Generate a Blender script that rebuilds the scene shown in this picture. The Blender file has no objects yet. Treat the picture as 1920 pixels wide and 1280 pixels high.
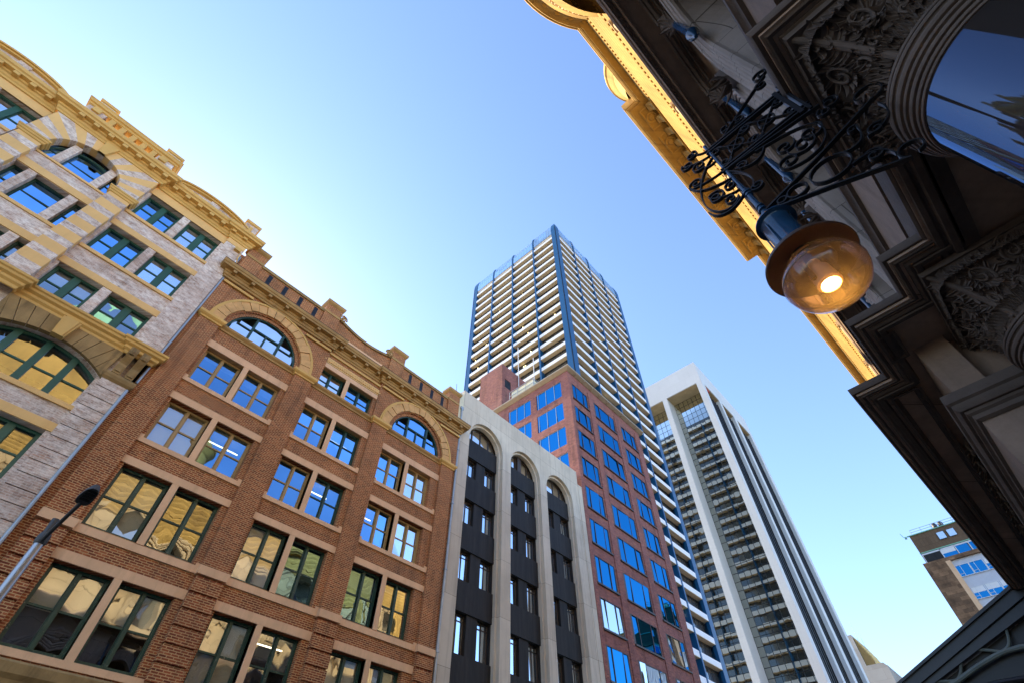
import bpy, bmesh, math, random
from mathutils import Vector, Matrix
random.seed(7)
R=math.radians; PI=math.pi
scn=bpy.context.scene
EYE=1.65                      # eye height above the pavement; all z values below are measured from the eye
QROT=R(-3.55)                 # the sandstone arcade is turned a little against the street

# ------------------------------------------------------------------ camera, sky, sun, exposure
cam_d=bpy.data.cameras.new('camera'); cam=bpy.data.objects.new('camera',cam_d); scn.collection.objects.link(cam)
cam_d.sensor_width=36; cam_d.lens=36*922/1920; cam_d.clip_end=3000; cam_d.clip_start=.05
AZ=R(41.95); PITCH=R(50.16)
fwd=Vector((math.cos(AZ)*math.cos(PITCH), math.sin(AZ)*math.cos(PITCH), math.sin(PITCH)))
cam.location=(0,0,EYE); cam.rotation_euler=fwd.to_track_quat('-Z','Y').to_euler()
scn.camera=cam
SUN_EL=R(29); SUN_DIR=Vector((-.07,.9976,0)).normalized()*math.cos(SUN_EL)+Vector((0,0,math.sin(SUN_EL)))
w=bpy.data.worlds.new('World'); scn.world=w; w.use_nodes=True
nt=w.node_tree; bg=nt.nodes['Background']; sky=nt.nodes.new('ShaderNodeTexSky'); sky.sky_type='NISHITA'
sky.sun_disc=False; sky.sun_elevation=SUN_EL; sky.sun_rotation=math.atan2(SUN_DIR.x,SUN_DIR.y)
sky.air_density=1.0; sky.dust_density=.45; sky.ozone_density=1.6; sky.altitude=0
hs=nt.nodes.new('ShaderNodeHueSaturation'); hs.inputs['Saturation'].default_value=1.0; nt.links.new(sky.outputs[0],hs.inputs['Color']); tn=nt.nodes.new('ShaderNodeMix'); tn.data_type='RGBA'; tn.blend_type='MULTIPLY'; tn.inputs[0].default_value=1; tn.inputs[7].default_value=(.925,.965,1.09,1); nt.links.new(hs.outputs[0],tn.inputs[6]); nt.links.new(tn.outputs[2],bg.inputs[0]); bg.inputs[1].default_value=.15
sun_d=bpy.data.lights.new('sun','SUN'); sun_d.energy=4.8; sun_d.angle=R(.5); sun_d.color=(1,.80,.52)
sun=bpy.data.objects.new('sun',sun_d); scn.collection.objects.link(sun); sun.location=(0,40,60)
sun.rotation_euler=SUN_DIR.to_track_quat('Z','Y').to_euler()
scn.view_settings.view_transform='Standard'; scn.view_settings.look='None'; scn.view_settings.gamma=1
scn.view_settings.exposure=1.62
try:
    scn.cycles.max_bounces=10; scn.cycles.transparent_max_bounces=12; scn.cycles.glossy_bounces=5; scn.cycles.diffuse_bounces=4
    scn.cycles.use_denoising=True
except Exception: pass

# ------------------------------------------------------------------ materials
MATS={}
class NT:
    def __init__(s,name):
        s.m=bpy.data.materials.new(name); s.m.use_nodes=True; s.t=s.m.node_tree; s.t.nodes.clear()
        s.out=s.n('OutputMaterial'); MATS[name]=s.m
    def n(s,k,**kw):
        o=s.t.nodes.new('ShaderNode'+k)
        for a,b in kw.items(): setattr(o,a,b)
        return o
    def l(s,a,b): s.t.links.new(a,b)
    def sv(s,inp,v):
        if hasattr(v,'is_linked') or isinstance(v,bpy.types.NodeSocket): s.l(v,inp)
        else: inp.default_value=v
    def math(s,op,a,b=0.0,c=None):
        o=s.n('Math',operation=op); s.sv(o.inputs[0],a); s.sv(o.inputs[1],b)
        if c is not None: s.sv(o.inputs[2],c)
        return o.outputs[0]
    def mix(s,f,a,b,mode='MIX'):
        o=s.n('Mix',data_type='RGBA',blend_type=mode); s.sv(o.inputs[0],f)
        for i,v in ((6,a),(7,b)):
            if isinstance(v,tuple) and len(v)==3: v=(*v,1)
            s.sv(o.inputs[i],v)
        return o.outputs[2]
    def obj(s): return s.n('TexCoord').outputs['Object']
    def wallvec(s,scale=(1,1,1)):      # (x+y, z) so bricks lie right on every upright face
        sp=s.n('SeparateXYZ'); s.l(s.obj(),sp.inputs[0])
        u=s.math('ADD',sp.outputs[0],sp.outputs[1]); cb=s.n('CombineXYZ')
        s.l(s.math('MULTIPLY',u,scale[0]),cb.inputs[0]); s.l(s.math('MULTIPLY',sp.outputs[2],scale[1]),cb.inputs[1])
        return cb.outputs[0]
    def noise(s,scale,detail=4,rough=.6,vec=None,map=None):
        o=s.n('TexNoise'); o.inputs['Scale'].default_value=scale; o.inputs['Detail'].default_value=detail; o.inputs['Roughness'].default_value=rough
        s.l(vec if vec is not None else s.obj(),o.inputs['Vector']); f=o.outputs['Fac']
        return s.ramp(f,*map) if map else f
    def ramp(s,f,lo,hi,a=0.,b=1.):
        o=s.n('MapRange'); s.l(f,o.inputs[0]); o.inputs[1].default_value=lo; o.inputs[2].default_value=hi; o.inputs[3].default_value=a; o.inputs[4].default_value=b
        return o.outputs[0]
    def bump(s,h,strength=.3,dist=.02):
        o=s.n('Bump'); o.inputs['Strength'].default_value=strength; o.inputs['Distance'].default_value=dist; s.l(h,o.inputs['Height']); return o.outputs[0]
    def bsdf(s,col,rough=.8,metal=0,normal=None,spec=.3):
        o=s.n('BsdfPrincipled'); s.sv(o.inputs['Base Color'],(*col,1) if isinstance(col,tuple) and len(col)==3 else col); s.sv(o.inputs['Roughness'],rough)
        o.inputs['Metallic'].default_value=metal; o.inputs['Specular IOR Level'].default_value=spec
        if normal is not None: s.l(normal,o.inputs['Normal'])
        s.l(o.outputs[0],s.out.inputs[0]); return o

def m_brick(name,c1,c2,mortar,bw=.21,bh=.068,wash=None,dark=.5,ms=.012):
    t=NT(name); v=t.wallvec(); b=t.n('TexBrick'); t.l(v,b.inputs[0]); b.offset=.5
    b.inputs['Scale'].default_value=1; b.inputs['Brick Width'].default_value=bw; b.inputs['Row Height'].default_value=bh
    b.inputs['Mortar Size'].default_value=ms; b.inputs['Mortar Smooth'].default_value=.2; b.inputs['Bias'].default_value=-.1
    for i,c in zip((1,2,3),(c1,c2,mortar)): b.inputs[i].default_value=(*c,1)
    col=b.outputs[0]
    col=t.mix(t.noise(.45,5,.62,map=(.35,.7,0,dark)),col,t.mix(.72,col,(.03,.02,.015)))
    b2=t.n('TexBrick'); t.l(v,b2.inputs[0]); b2.offset=.5; b2.inputs['Scale'].default_value=1; b2.inputs['Brick Width'].default_value=bw; b2.inputs['Row Height'].default_value=bh; b2.inputs['Mortar Size'].default_value=0
    wn=t.n('TexWhiteNoise',noise_dimensions='2D'); sn=t.n('VectorMath',operation='SNAP'); t.l(v,sn.inputs[0]); sn.inputs[1].default_value=(bw,bh,1); t.l(sn.outputs[0],wn.inputs[0])
    notm=t.math('SUBTRACT',1,b.outputs[1])
    col=t.mix(t.math('MULTIPLY',t.ramp(wn.outputs[0],.78,.95),t.math('MULTIPLY',notm,.75)),col,t.mix(.35,c2,(.012,.010,.012)))
    col=t.mix(t.math('MULTIPLY',t.ramp(wn.outputs[0],.2,.05),t.math('MULTIPLY',notm,.5)),col,t.mix(.5,c1,(.62,.25,.10)))
    col=t.mix(t.noise(1.0,6,.7,vec=t.wallvec((1.8,.13,1)),map=(.52,.74,0,.55)),col,(.045,.028,.02))
    col=t.mix(t.noise(.22,5,.6,map=(.52,.72,0,.16)),col,t.mix(.5,col,(.55,.42,.30)))
    if wash:
        vv=t.wallvec((1.0,1.9,1)); f=t.math('MULTIPLY',t.noise(2.6,10,.82,vec=vv,map=(.40,.58,0,.9)),t.noise(.5,3,.6,map=(.3,.62,.25,1)))
        col=t.mix(f,col,wash)
    h=t.math('SUBTRACT',t.noise(30,3,.6),t.math('MULTIPLY',b.outputs[1],1.2))
    t.bsdf(col,.88,normal=t.bump(h,.35,.012),spec=.2); return t.m
def m_stone(name,c,var=.25,rough=.85,streak=0,scale=.8,grain=14,bump=.25,joint=None,stain=(.04,.03,.02)):
    t=NT(name); dk=tuple(x*(1-var) for x in c); lt=tuple(min(1,x*(1+var*.6)) for x in c)
    col=t.mix(t.noise(scale,6,.62,map=(.3,.7)),dk,lt)
    col=t.mix(t.noise(grain,4,.7,map=(.45,.75,0,.35)),col,dk)
    if streak:
        col=t.mix(t.noise(1.3,6,.65,vec=t.wallvec((2.6,.16,1)),map=(.5,.72,0,streak)),col,stain)
        col=t.mix(t.noise(.35,4,.6,map=(.5,.75,0,streak*.6)),col,stain)
    h=t.noise(grain*1.5,5,.7)
    if joint:
        b=t.n('TexBrick'); t.l(t.wallvec(),b.inputs[0]); b.offset=.5; b.inputs['Scale'].default_value=1
        b.inputs['Brick Width'].default_value=joint[0]; b.inputs['Row Height'].default_value=joint[1]; b.inputs['Mortar Size'].default_value=.008; b.inputs['Mortar Smooth'].default_value=.1
        b.inputs[1].default_value=(1,1,1,1); b.inputs[2].default_value=(.50,.52,.55,1) if name=='mixed_stone' else (.86,.84,.82,1) if name!='white_concrete' else (.97,.97,.97,1); b.inputs[3].default_value=(.35,.33,.3,1) if name!='white_concrete' else (.72,.72,.72,1)
        col=t.mix(1,col,b.outputs[0],'MULTIPLY'); h=t.math('SUBTRACT',h,t.math('MULTIPLY',b.outputs[1],1.5))
    t.bsdf(col,rough,normal=t.bump(h,bump,.012),spec=.25); return t.m
def m_paint(name,c,rough=.45,var=.12,metal=0,chip=None):
    t=NT(name); col=t.mix(t.noise(2.5,5,.65,map=(.3,.7)),tuple(x*(1-var) for x in c),tuple(x*(1+var*.5) for x in c))
    if chip: col=t.mix(t.noise(11,6,.75,map=(.60,.66)),col,chip)
    t.bsdf(col,rough,metal,normal=t.bump(t.noise(25,3),.08,.01),spec=.4); return t.m
def m_glass(name,fac=.5,tint=(.55,.58,.6),wav=.0,gcol=(1,1,1)):
    t=NT(name); g=t.n('BsdfGlossy'); g.inputs['Roughness'].default_value=.004; g.inputs['Color'].default_value=(*gcol,1)
    tr=t.n('BsdfTransparent'); tr.inputs[0].default_value=(*tint,1)
    if wav: t.l(t.bump(t.noise(1.1,2,.5),wav,.02),g.inputs['Normal'])
    fr=t.n('Fresnel'); fr.inputs[0].default_value=1.5
    f=t.math('ADD',t.math('MULTIPLY',fr.outputs[0],1-fac),fac); f=t.math('MINIMUM',f,.95)
    f=t.math('MULTIPLY',f,t.noise(2.0,4,.6,map=(.25,.75,.9,1)))
    m=t.n('MixShader'); t.l(f,m.inputs[0]); t.l(tr.outputs[0],m.inputs[1]); t.l(g.outputs[0],m.inputs[2]); t.l(m.outputs[0],t.out.inputs[0]); return t.m
def m_mirror(name,base,gcol=(.9,.95,1),fac=.6,rough=.01):
    t=NT(name); g=t.n('BsdfGlossy'); g.inputs['Roughness'].default_value=rough; g.inputs['Color'].default_value=(*gcol,1)
    d=t.n('BsdfDiffuse'); d.inputs[0].default_value=(*base,1); fr=t.n('Fresnel'); fr.inputs[0].default_value=1.5
    f=t.math('MINIMUM',t.math('ADD',t.math('MULTIPLY',fr.outputs[0],1-fac),fac),.97)
    m=t.n('MixShader'); t.l(f,m.inputs[0]); t.l(d.outputs[0],m.inputs[1]); t.l(g.outputs[0],m.inputs[2]); t.l(m.outputs[0],t.out.inputs[0]); return t.m
def m_emit(name,c,s):
    t=NT(name); e=t.n('Emission'); e.inputs[0].default_value=(*c,1); e.inputs[1].default_value=s; t.l(e.outputs[0],t.out.inputs[0]); return t.m
M=MATS
m_brick('brick_red',(.37,.10,.034),(.19,.046,.022),(.62,.38,.18),dark=.55)
m_brick('brick_wash',(.50,.32,.235),(.40,.24,.18),(.58,.48,.39),wash=(.92,.86,.78),dark=.35)
m_brick('brick_pink',(.31,.125,.108),(.24,.09,.078),(.34,.18,.16),bw=.24,bh=.085,dark=.35,ms=.008)
m_stone('trim_stone',(.78,.50,.29),.14,streak=.2,stain=(.20,.11,.06))
m_stone('rough_stone',(.68,.40,.16),.25,scale=2,bump=.9,grain=9)
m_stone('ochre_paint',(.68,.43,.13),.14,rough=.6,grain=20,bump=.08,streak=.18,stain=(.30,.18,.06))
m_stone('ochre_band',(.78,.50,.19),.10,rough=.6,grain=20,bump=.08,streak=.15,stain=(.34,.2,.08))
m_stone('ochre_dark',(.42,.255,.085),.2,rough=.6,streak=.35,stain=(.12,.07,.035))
m_stone('brown_stone',(.36,.24,.10),.35,streak=.5,scale=1.2)
m_stone('carved_stone',(.40,.26,.11),.35,streak=.5,scale=2)
m_stone('concrete',(.64,.585,.48),.14,joint=(12,2.93),streak=.42,stain=(.20,.17,.13),scale=.5)
m_stone('white_concrete',(.58,.61,.62),.06,rough=.7,scale=.12,bump=.05,joint=(3.0,3.3),streak=.05,stain=(.45,.45,.44))
m_stone('soffit_tan',(.42,.34,.20),.2,streak=.2,scale=.6)
m_stone('sandstone_grey_shaded',(.34,.285,.245),.25,streak=.4,joint=(1.7,.78),stain=(.06,.045,.035),bump=.4)  # middle storey copy of the stone, base darkened for its shade
m_stone('sandstone_upper',(.55,.42,.25),.22,streak=.4,joint=(.9,.42),stain=(.12,.08,.05),bump=.4)
m_stone('soffit_stone_lit',(.50,.35,.25),.4,streak=.3,joint=(2.2,.9),stain=(.12,.09,.07),bump=.3,scale=1.0)  # base lightened to stand for light bounced up onto the soffit
m_stone('sandstone',(.47,.30,.088),.30,streak=.5,stain=(.16,.09,.04),bump=.4)  # sunlit copy of the stone: the sun's gold is put into the base
m_stone('sandstone_plain_shaded',(.29,.205,.15),.35,streak=.45,stain=(.10,.065,.04),bump=.4,scale=1.1)  # same stone with the shade low on the building put into its base
m_stone('sandstone_carved_shaded',(.125,.095,.077),.28,streak=.35,stain=(.08,.06,.05),bump=.5,scale=2.2)  # darkest copy of the stone: shade put into the base, streaks are stains
m_stone('grey_stone',(.42,.40,.37),.12,joint=(4,2.2),scale=.2)
m_stone('yellow_panel',(.62,.45,.17),.15,scale=.4)
m_stone('brown_panel',(.17,.11,.065),.2,joint=(.38,.9),scale=.5)
m_stone('mixed_stone',(.30,.17,.09),.55,joint=(1.0,.42),scale=.9)
m_stone('city_ground',(.30,.27,.22),.25,rough=.9,scale=.05,grain=1)
m_stone('asphalt',(.05,.05,.052),.3,rough=.9,scale=.6,grain=40)
m_stone('paving',(.42,.38,.33),.2,joint=(.6,.6),scale=.4)
m_stone('dark_interior',(.045,.04,.035),.3)
m_stone('ceiling_white',(.34,.32,.28),.1)
m_paint('frame_green',(.018,.060,.042),.4,.3,chip=(.20,.22,.17))
m_paint('frame_green_bright',(.024,.095,.066),.45,.15)
m_paint('frame_tan',(.40,.27,.11),.5,.15)
m_paint('frame_bronze',(.05,.035,.025),.4,.2)
m_paint('frame_white',(.62,.63,.64),.4)
m_paint('frame_grey',(.35,.38,.40),.35,metal=.6)
def _black():
    t=NT('black_panel'); v=t.wallvec(); wv=t.n('TexWave'); wv.wave_type='BANDS'; wv.bands_direction='X'; wv.inputs['Scale'].default_value=4.2; wv.inputs['Distortion'].default_value=0; t.l(v,wv.inputs[0])
    c=t.mix(t.noise(1.2,6,.7,vec=t.wallvec((3,.2,1)),map=(.4,.75)),(.012,.0115,.0115),(.040,.036,.034)); c=t.mix(t.ramp(wv.outputs[1],.35,.1,0,.6),c,(.004,.004,.004))
    t.bsdf(c,.62,normal=t.bump(wv.outputs[1],.5,.02),spec=.3)
_black()
m_paint('tower_white',(.78,.79,.80),.45,.04)
m_paint('tower_tan',(.66,.55,.36),.6,.08)
m_paint('tower_blue',(.004,.075,.19),.35,.1)
m_paint('zinc_pipe',(.36,.42,.46),.35,.2,metal=.3)
m_paint('iron_black',(.006,.0065,.008),.42,.3)
m_paint('iron_dark',(.03,.033,.036),.4,.3)
m_paint('hood_blue',(.014,.05,.11),.16,.4,chip=(.03,.025,.02))
m_paint('brim_brown',(.055,.036,.028),.5,.25)
m_paint('galvanised',(.42,.42,.43),.35,.12,metal=.75)
m_paint('lamp_grey',(.055,.06,.065),.5,.15)
m_paint('copper_green',(.22,.48,.33),.6,.2)
m_paint('iron_sage',(.16,.19,.17),.5,.2)
m_paint('blind_cream',(.66,.58,.40),.8,.06)
m_paint('blind_white',(.72,.72,.70),.8,.05)
m_paint('blind_grey',(.40,.41,.41),.8,.05)
m_paint('roof_metal',(.36,.30,.22),.45,.15)
m_paint('canopy_cream',(.66,.62,.44),.5,.1)
m_paint('brick_orange',(.45,.14,.05),.8,.2)
m_paint('red_cloth',(.5,.05,.04),.8)
m_paint('panel_white',(.62,.63,.66),.5,.06)
m_glass('window_glass',.24,(.8,.82,.82),gcol=(.82,.92,1))  # gloss slightly blued to carry a deeper reflected sky
m_glass('window_glass_sky',.40,(.5,.58,.66),gcol=(.28,.58,.95))  # gloss colour carries the deep blue of the reflected sky
m_glass('window_glass_clear',.30,(.7,.72,.72))
m_mirror('blue_glass',(.002,.03,.065),(.02,.22,.46),.66)
m_mirror('dark_glass',(.010,.012,.014),(.80,.88,.9),.50)
m_mirror('tower_window',(.07,.068,.066),(.8,.88,.95),.14,.05)
m_mirror('curtain_glass',(.004,.007,.009),(.80,.81,.72),.42)  # gloss warmed to carry the cream of sunlit reflections
m_mirror('crown_glass',(.20,.30,.38),(.75,.9,1),.30,.05)
m_mirror('roof_glass',(.30,.38,.42),(.9,.97,1),.42,.05)
m_mirror('granite_polished',(.03,.025,.024),(.34,.56,.9),.04,.03)  # gloss colour blued to carry the reflected sky
m_emit('tube_warm',(1,.70,.2),3.2); m_emit('tube_white',(1,.9,.6),2.2); m_emit('bulb_glow',(1,.62,.18),22); m_emit('dot_warm',(1,.8,.35),3)
def _globe():
    t=NT('globe_glass'); tr=t.n('BsdfTransparent'); tr.inputs[0].default_value=(.66,.56,.60,1)
    g=t.n('BsdfGlossy'); g.inputs['Roughness'].default_value=.02; g.inputs[0].default_value=(.9,.92,1,1)
    df=t.n('BsdfTranslucent'); df.inputs[0].default_value=(.85,.62,.35,1)
    dd=t.n('BsdfDiffuse'); dd.inputs[0].default_value=(.20,.16,.18,1)
    a0=t.n('MixShader'); a0.inputs[0].default_value=.45; t.l(df.outputs[0],a0.inputs[1]); t.l(dd.outputs[0],a0.inputs[2])
    a=t.n('MixShader'); t.l(t.noise(9,6,.7,map=(.25,.9,.02,.13)),a.inputs[0]); t.l(tr.outputs[0],a.inputs[1]); t.l(a0.outputs[0],a.inputs[2])
    fr=t.n('Fresnel'); fr.inputs[0].default_value=1.4
    b=t.n('MixShader'); t.l(t.math('MINIMUM',t.math('MULTIPLY',fr.outputs[0],1.1),.6),b.inputs[0]); t.l(a.outputs[0],b.inputs[1]); t.l(g.outputs[0],b.inputs[2]); t.l(b.outputs[0],t.out.inputs[0])
_globe()

# ------------------------------------------------------------------ mesh helpers
OFF={}
def thing(name,label,cat,base=(0,0),rot=0,group=None,z0=-EYE,kind=None):
    """Empty at the thing's foot; children are given in street coordinates (z from the eye)."""
    o=bpy.data.objects.new(name,None); scn.collection.objects.link(o)
    c,s=math.cos(rot),math.sin(rot)
    o.location=(c*base[0]-s*base[1], s*base[0]+c*base[1], z0+EYE); o.rotation_euler=(0,0,rot); o.empty_display_size=.3
    o['label']=label; o['category']=cat
    if group: o['group']=group
    if kind: o['kind']=kind
    OFF[o.name]=(base[0],base[1],z0); return o
class MB:
    def __init__(s): s.b=bmesh.new()
    def v(s,*p): return s.b.verts.new(p)
    def face(s,pts):
        try: return s.b.faces.new([s.b.verts.new(p) for p in pts])
        except ValueError: return None
    def box(s,x0,x1,y0,y1,z0,z1):
        if x0>x1:x0,x1=x1,x0
        if y0>y1:y0,y1=y1,y0
        if z0>z1:z0,z1=z1,z0
        V=[s.v(x,y,z) for z in (z0,z1) for y in (y0,y1) for x in (x0,x1)]
        for f in ((0,2,3,1),(4,5,7,6),(0,1,5,4),(2,6,7,3),(0,4,6,2),(1,3,7,5)): s.b.faces.new([V[i] for i in f])
        return s
    def prism(s,poly,axis,a0,a1):
        """extrude a polygon; axis 'y': poly=(x,z); 'x': poly=(y,z); 'z': poly=(x,y)"""
        P={'y':lambda p,a:(p[0],a,p[1]),'x':lambda p,a:(a,p[0],p[1]),'z':lambda p,a:(p[0],p[1],a)}[axis]
        A=[s.v(*P(p,a0)) for p in poly]; B=[s.v(*P(p,a1)) for p in poly]; n=len(poly)
        for i in range(n): s.b.faces.new([A[i],A[(i+1)%n],B[(i+1)%n],B[i]])
        s.b.faces.new(A[::-1]); s.b.faces.new(B); return s
    def ring(s,cx,cz,r0,r1,y0,y1,a0=0,a1=PI,n=24):
        for i in range(n):
            t0,t1=a0+(a1-a0)*i/n,a0+(a1-a0)*(i+1)/n
            P=[(cx+r*math.cos(t),cz+r*math.sin(t)) for r,t in ((r0,t0),(r1,t0),(r1,t1),(r0,t1))]
            F=[s.v(x,y0,z) for x,z in P]; K=[s.v(x,y1,z) for x,z in P]
            s.b.faces.new(F); s.b.faces.new([F[1],K[1],K[2],F[2]]); s.b.faces.new([F[3],F[2],K[2],K[3]][::-1] if 0 else [F[0],F[3],K[3],K[0]])
            if i==0: s.b.faces.new([F[0],K[0],K[1],F[1]])
            if i==n-1: s.b.faces.new([F[3],F[2],K[2],K[3]])
        return s
    def sweep(s,path,prof,closed=False):
        """moulding: profile (out,z) run along a plan path; 'out' is to the LEFT of the path direction; corners are mitred"""
        n=len(path); L=[]
        for i in range(n):
            p=Vector(path[i])
            d0=(Vector(path[i])-Vector(path[i-1])).normalized() if i>0 or closed else None
            d1=(Vector(path[(i+1)%n])-Vector(path[i])).normalized() if i<n-1 or closed else None
            d0=d0 or d1; d1=d1 or d0
            n0=Vector((-d0.y,d0.x)); n1=Vector((-d1.y,d1.x)); m=(n0+n1); m=m/ max(.2,m.dot(n0)) if m.length>1e-6 else n0
            L.append([s.v(p.x+m.x*o,p.y+m.y*o,z) for o,z in prof])
        k=len(prof)
        for i in range(n if closed else n-1):
            A,B=L[i],L[(i+1)%n]
            for j in range(k-1): s.b.faces.new([A[j],B[j],B[j+1],A[j+1]])
        if not closed:
            for E in (L[0],L[-1]):
                try: s.b.faces.new(E)
                except ValueError: pass
        return s
    def tube(s,pts,r,n=8,close=False,flat=None):
        """round bar, or with flat=(w,t) a flat bar, along points"""
        P=[Vector(p) for p in pts]; m=len(P); rings=[]; up=None
        for i in range(m):
            d=((P[(i+1)%m] if (close or i<m-1) else P[i])-(P[i-1] if (close or i>0) else P[i]))
            if d.length<1e-9: d=Vector((0,0,1))
            d.normalize()
            if up is None:
                up=Vector((0,0,1)) if abs(d.z)<.9 else Vector((1,0,0))
            a=up-d*up.dot(d)
            if a.length<1e-4: a=d.orthogonal()
            a.normalize(); b=d.cross(a); up=a
            rr=r[i] if isinstance(r,(list,tuple)) else r
            if flat: c=[(flat[0]*u*.5,flat[1]*v*.5) for u,v in ((-1,-1),(1,-1),(1,1),(-1,1))]; q=[P[i]+Vector(flat[2])*u+d.cross(Vector(flat[2])).normalized()*v for u,v in c]
            else: q=[P[i]+(a*math.cos(2*PI*k/n)+b*math.sin(2*PI*k/n))*rr for k in range(n)]
            rings.append([s.b.verts.new(p) for p in q])
        K=len(rings[0])
        for i in range(m if close else m-1):
            A,B=rings[i],rings[(i+1)%m]
            for k in range(K): s.b.faces.new([A[k],A[(k+1)%K],B[(k+1)%K],B[k]])
        if not close: s.b.faces.new(rings[0][::-1]); s.b.faces.new(rings[-1])
        return s
    def lathe(s,cx,cy,prof,n=48,a0=0,a1=2*PI):
        full=abs(a1-a0-2*PI)<1e-6; N=n if full else n+1; L=[]
        for i in range(N):
            t=a0+(a1-a0)*i/n; L.append([s.v(cx+r*math.cos(t),cy+r*math.sin(t),z) for r,z in prof])
        for i in range(n):
            A,B=L[i],L[(i+1)%N]
            for j in range(len(prof)-1): s.b.faces.new([A[j],B[j],B[j+1],A[j+1]])
        return s
    def pane(s,x0,x1,z0,z1,y,bulge=.0026,tilt=.009,n=4,axis='y'):
        tx,tz=random.gauss(0,tilt),random.gauss(0,tilt); k=random.gauss(bulge,bulge*.8); G=[]
        for j in range(n+1):
            row=[]
            for i in range(n+1):
                u,v=i/n*2-1,j/n*2-1; x=x0+(x1-x0)*i/n; z=z0+(z1-z0)*j/n
                d=y+k*(1-u*u)*(1-v*v)+tx*u*(x1-x0)*.5+tz*v*(z1-z0)*.5
                row.append(s.v(x,d,z) if axis=='y' else s.v(d,x,z))
            G.append(row)
        for j in range(n):
            for i in range(n): s.b.faces.new([G[j][i],G[j][i+1],G[j+1][i+1],G[j+1][i]])
        return s
    def wall(s,x0,x1,z0,z1,y,holes,depth=.3,axis='y',nseg=20):
        """wall face at y with openings; hole=(x0,x1,z0,z1[,rise]) ; rise>0: arched head above z1. reveals go back by depth"""
        A=(lambda x,d,z:(x,d,z)) if axis=='y' else (lambda x,d,z:(d,x,z))
        R_=[(h[0],h[1],h[2],h[3]+(h[4] if len(h)>4 else 0)) for h in holes]
        xs=sorted({x0,x1,*[r[0] for r in R_],*[r[1] for r in R_]}); zs=sorted({z0,z1,*[r[2] for r in R_],*[r[3] for r in R_]})
        xs=[x for x in xs if x0-1e-6<=x<=x1+1e-6]; zs=[z for z in zs if z0-1e-6<=z<=z1+1e-6]
        for i in range(len(xs)-1):
            j=0
            while j<len(zs)-1:
                inh=lambda jj:any(r[0]-1e-6<=xs[i] and xs[i+1]<=r[1]+1e-6 and r[2]-1e-6<=zs[jj] and zs[jj+1]<=r[3]+1e-6 for r in R_)
                if inh(j): j+=1; continue
                k=j
                while k<len(zs)-1 and not inh(k): k+=1
                s.face([A(xs[i],y,zs[j]),A(xs[i+1],y,zs[j]),A(xs[i+1],y,zs[k]),A(xs[i],y,zs[k])]); j=k
        for h in holes:
            a,b,c,d=h[:4]; rise=h[4] if len(h)>4 else 0; yb=y+depth
            s.face([A(a,y,c),A(b,y,c),A(b,yb,c),A(a,yb,c)]); s.face([A(a,y,c),A(a,yb,c),A(a,yb,d),A(a,y,d)]); s.face([A(b,y,c),A(b,y,d),A(b,yb,d),A(b,yb,c)])
            if not rise: s.face([A(a,y,d),A(a,yb,d),A(b,yb,d),A(b,y,d)])
            else:
                hw=(b-a)/2; cx=(a+b)/2; rad=(hw*hw+rise*rise)/(2*rise); cz=d+rise-rad; t0=math.asin(min(1,hw/rad))
                if rise>hw-1e-6: t0=PI/2
                pts=[(cx-rad*math.sin(t0-2*t0*i/nseg),cz+rad*math.cos(t0-2*t0*i/nseg)) for i in range(nseg+1)]
                for (xa,za),(xb,zb) in zip(pts,pts[1:]):
                    s.face([A(xa,y,za),A(xb,y,zb),A(xb,y,d+rise),A(xa,y,d+rise)]); s.face([A(xa,y,za),A(xa,yb,za),A(xb,yb,zb),A(xb,y,zb)])
        return s
    def build(s,name,mat,parent=None,smooth=False,merge=False):
        if merge: bmesh.ops.remove_doubles(s.b,verts=s.b.verts,dist=1e-5)
        bmesh.ops.recalc_face_normals(s.b,faces=s.b.faces)
        me=bpy.data.meshes.new(name); r=parent
        while r is not None and r.name not in OFF: r=r.parent
        if r is not None: bmesh.ops.translate(s.b,verts=s.b.verts,vec=-Vector(OFF[r.name]))
        else: bmesh.ops.translate(s.b,verts=s.b.verts,vec=(0,0,EYE))
        s.b.to_mesh(me); s.b.free(); me.materials.append(M[mat])
        if smooth:
            for p in me.polygons: p.use_smooth=True
            if smooth!='all':
                try: me.set_sharp_from_angle(angle=R(38))
                except Exception: pass
        o=bpy.data.objects.new(name,me); scn.collection.objects.link(o)
        if parent is not None: o.parent=parent
        return o
def structure(name,mb,mat): o=mb.build(name,mat); o['kind']='structure'; return o

# ------------------------------------------------------------------ ground
g=MB(); g.face([(-900,-900,-EYE-.16),(900,-900,-EYE-.16),(900,900,-EYE-.16),(-900,900,-EYE-.16)]); structure('ground',g,'city_ground')
g=MB(); g.face([(-120,2.6,-EYE-.14),(300,2.6,-EYE-.14),(300,14.6,-EYE-.14),(-120,14.6,-EYE-.14)]); structure('road',g,'asphalt')
g=MB(); g.box(-120,300,14.6,17.6,-EYE-.15,-EYE); structure('pavement',g,'paving')
g=MB(); g.box(-40,16,-6,2.6,-EYE-.15,-EYE); structure('pavement.001',g,'paving')
g=MB()
for i in range(-20,40): g.box(i*6,i*6+3,8.5,8.62,-EYE-.14,-EYE-.132)
structure('road_marking',g,'frame_white')
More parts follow.
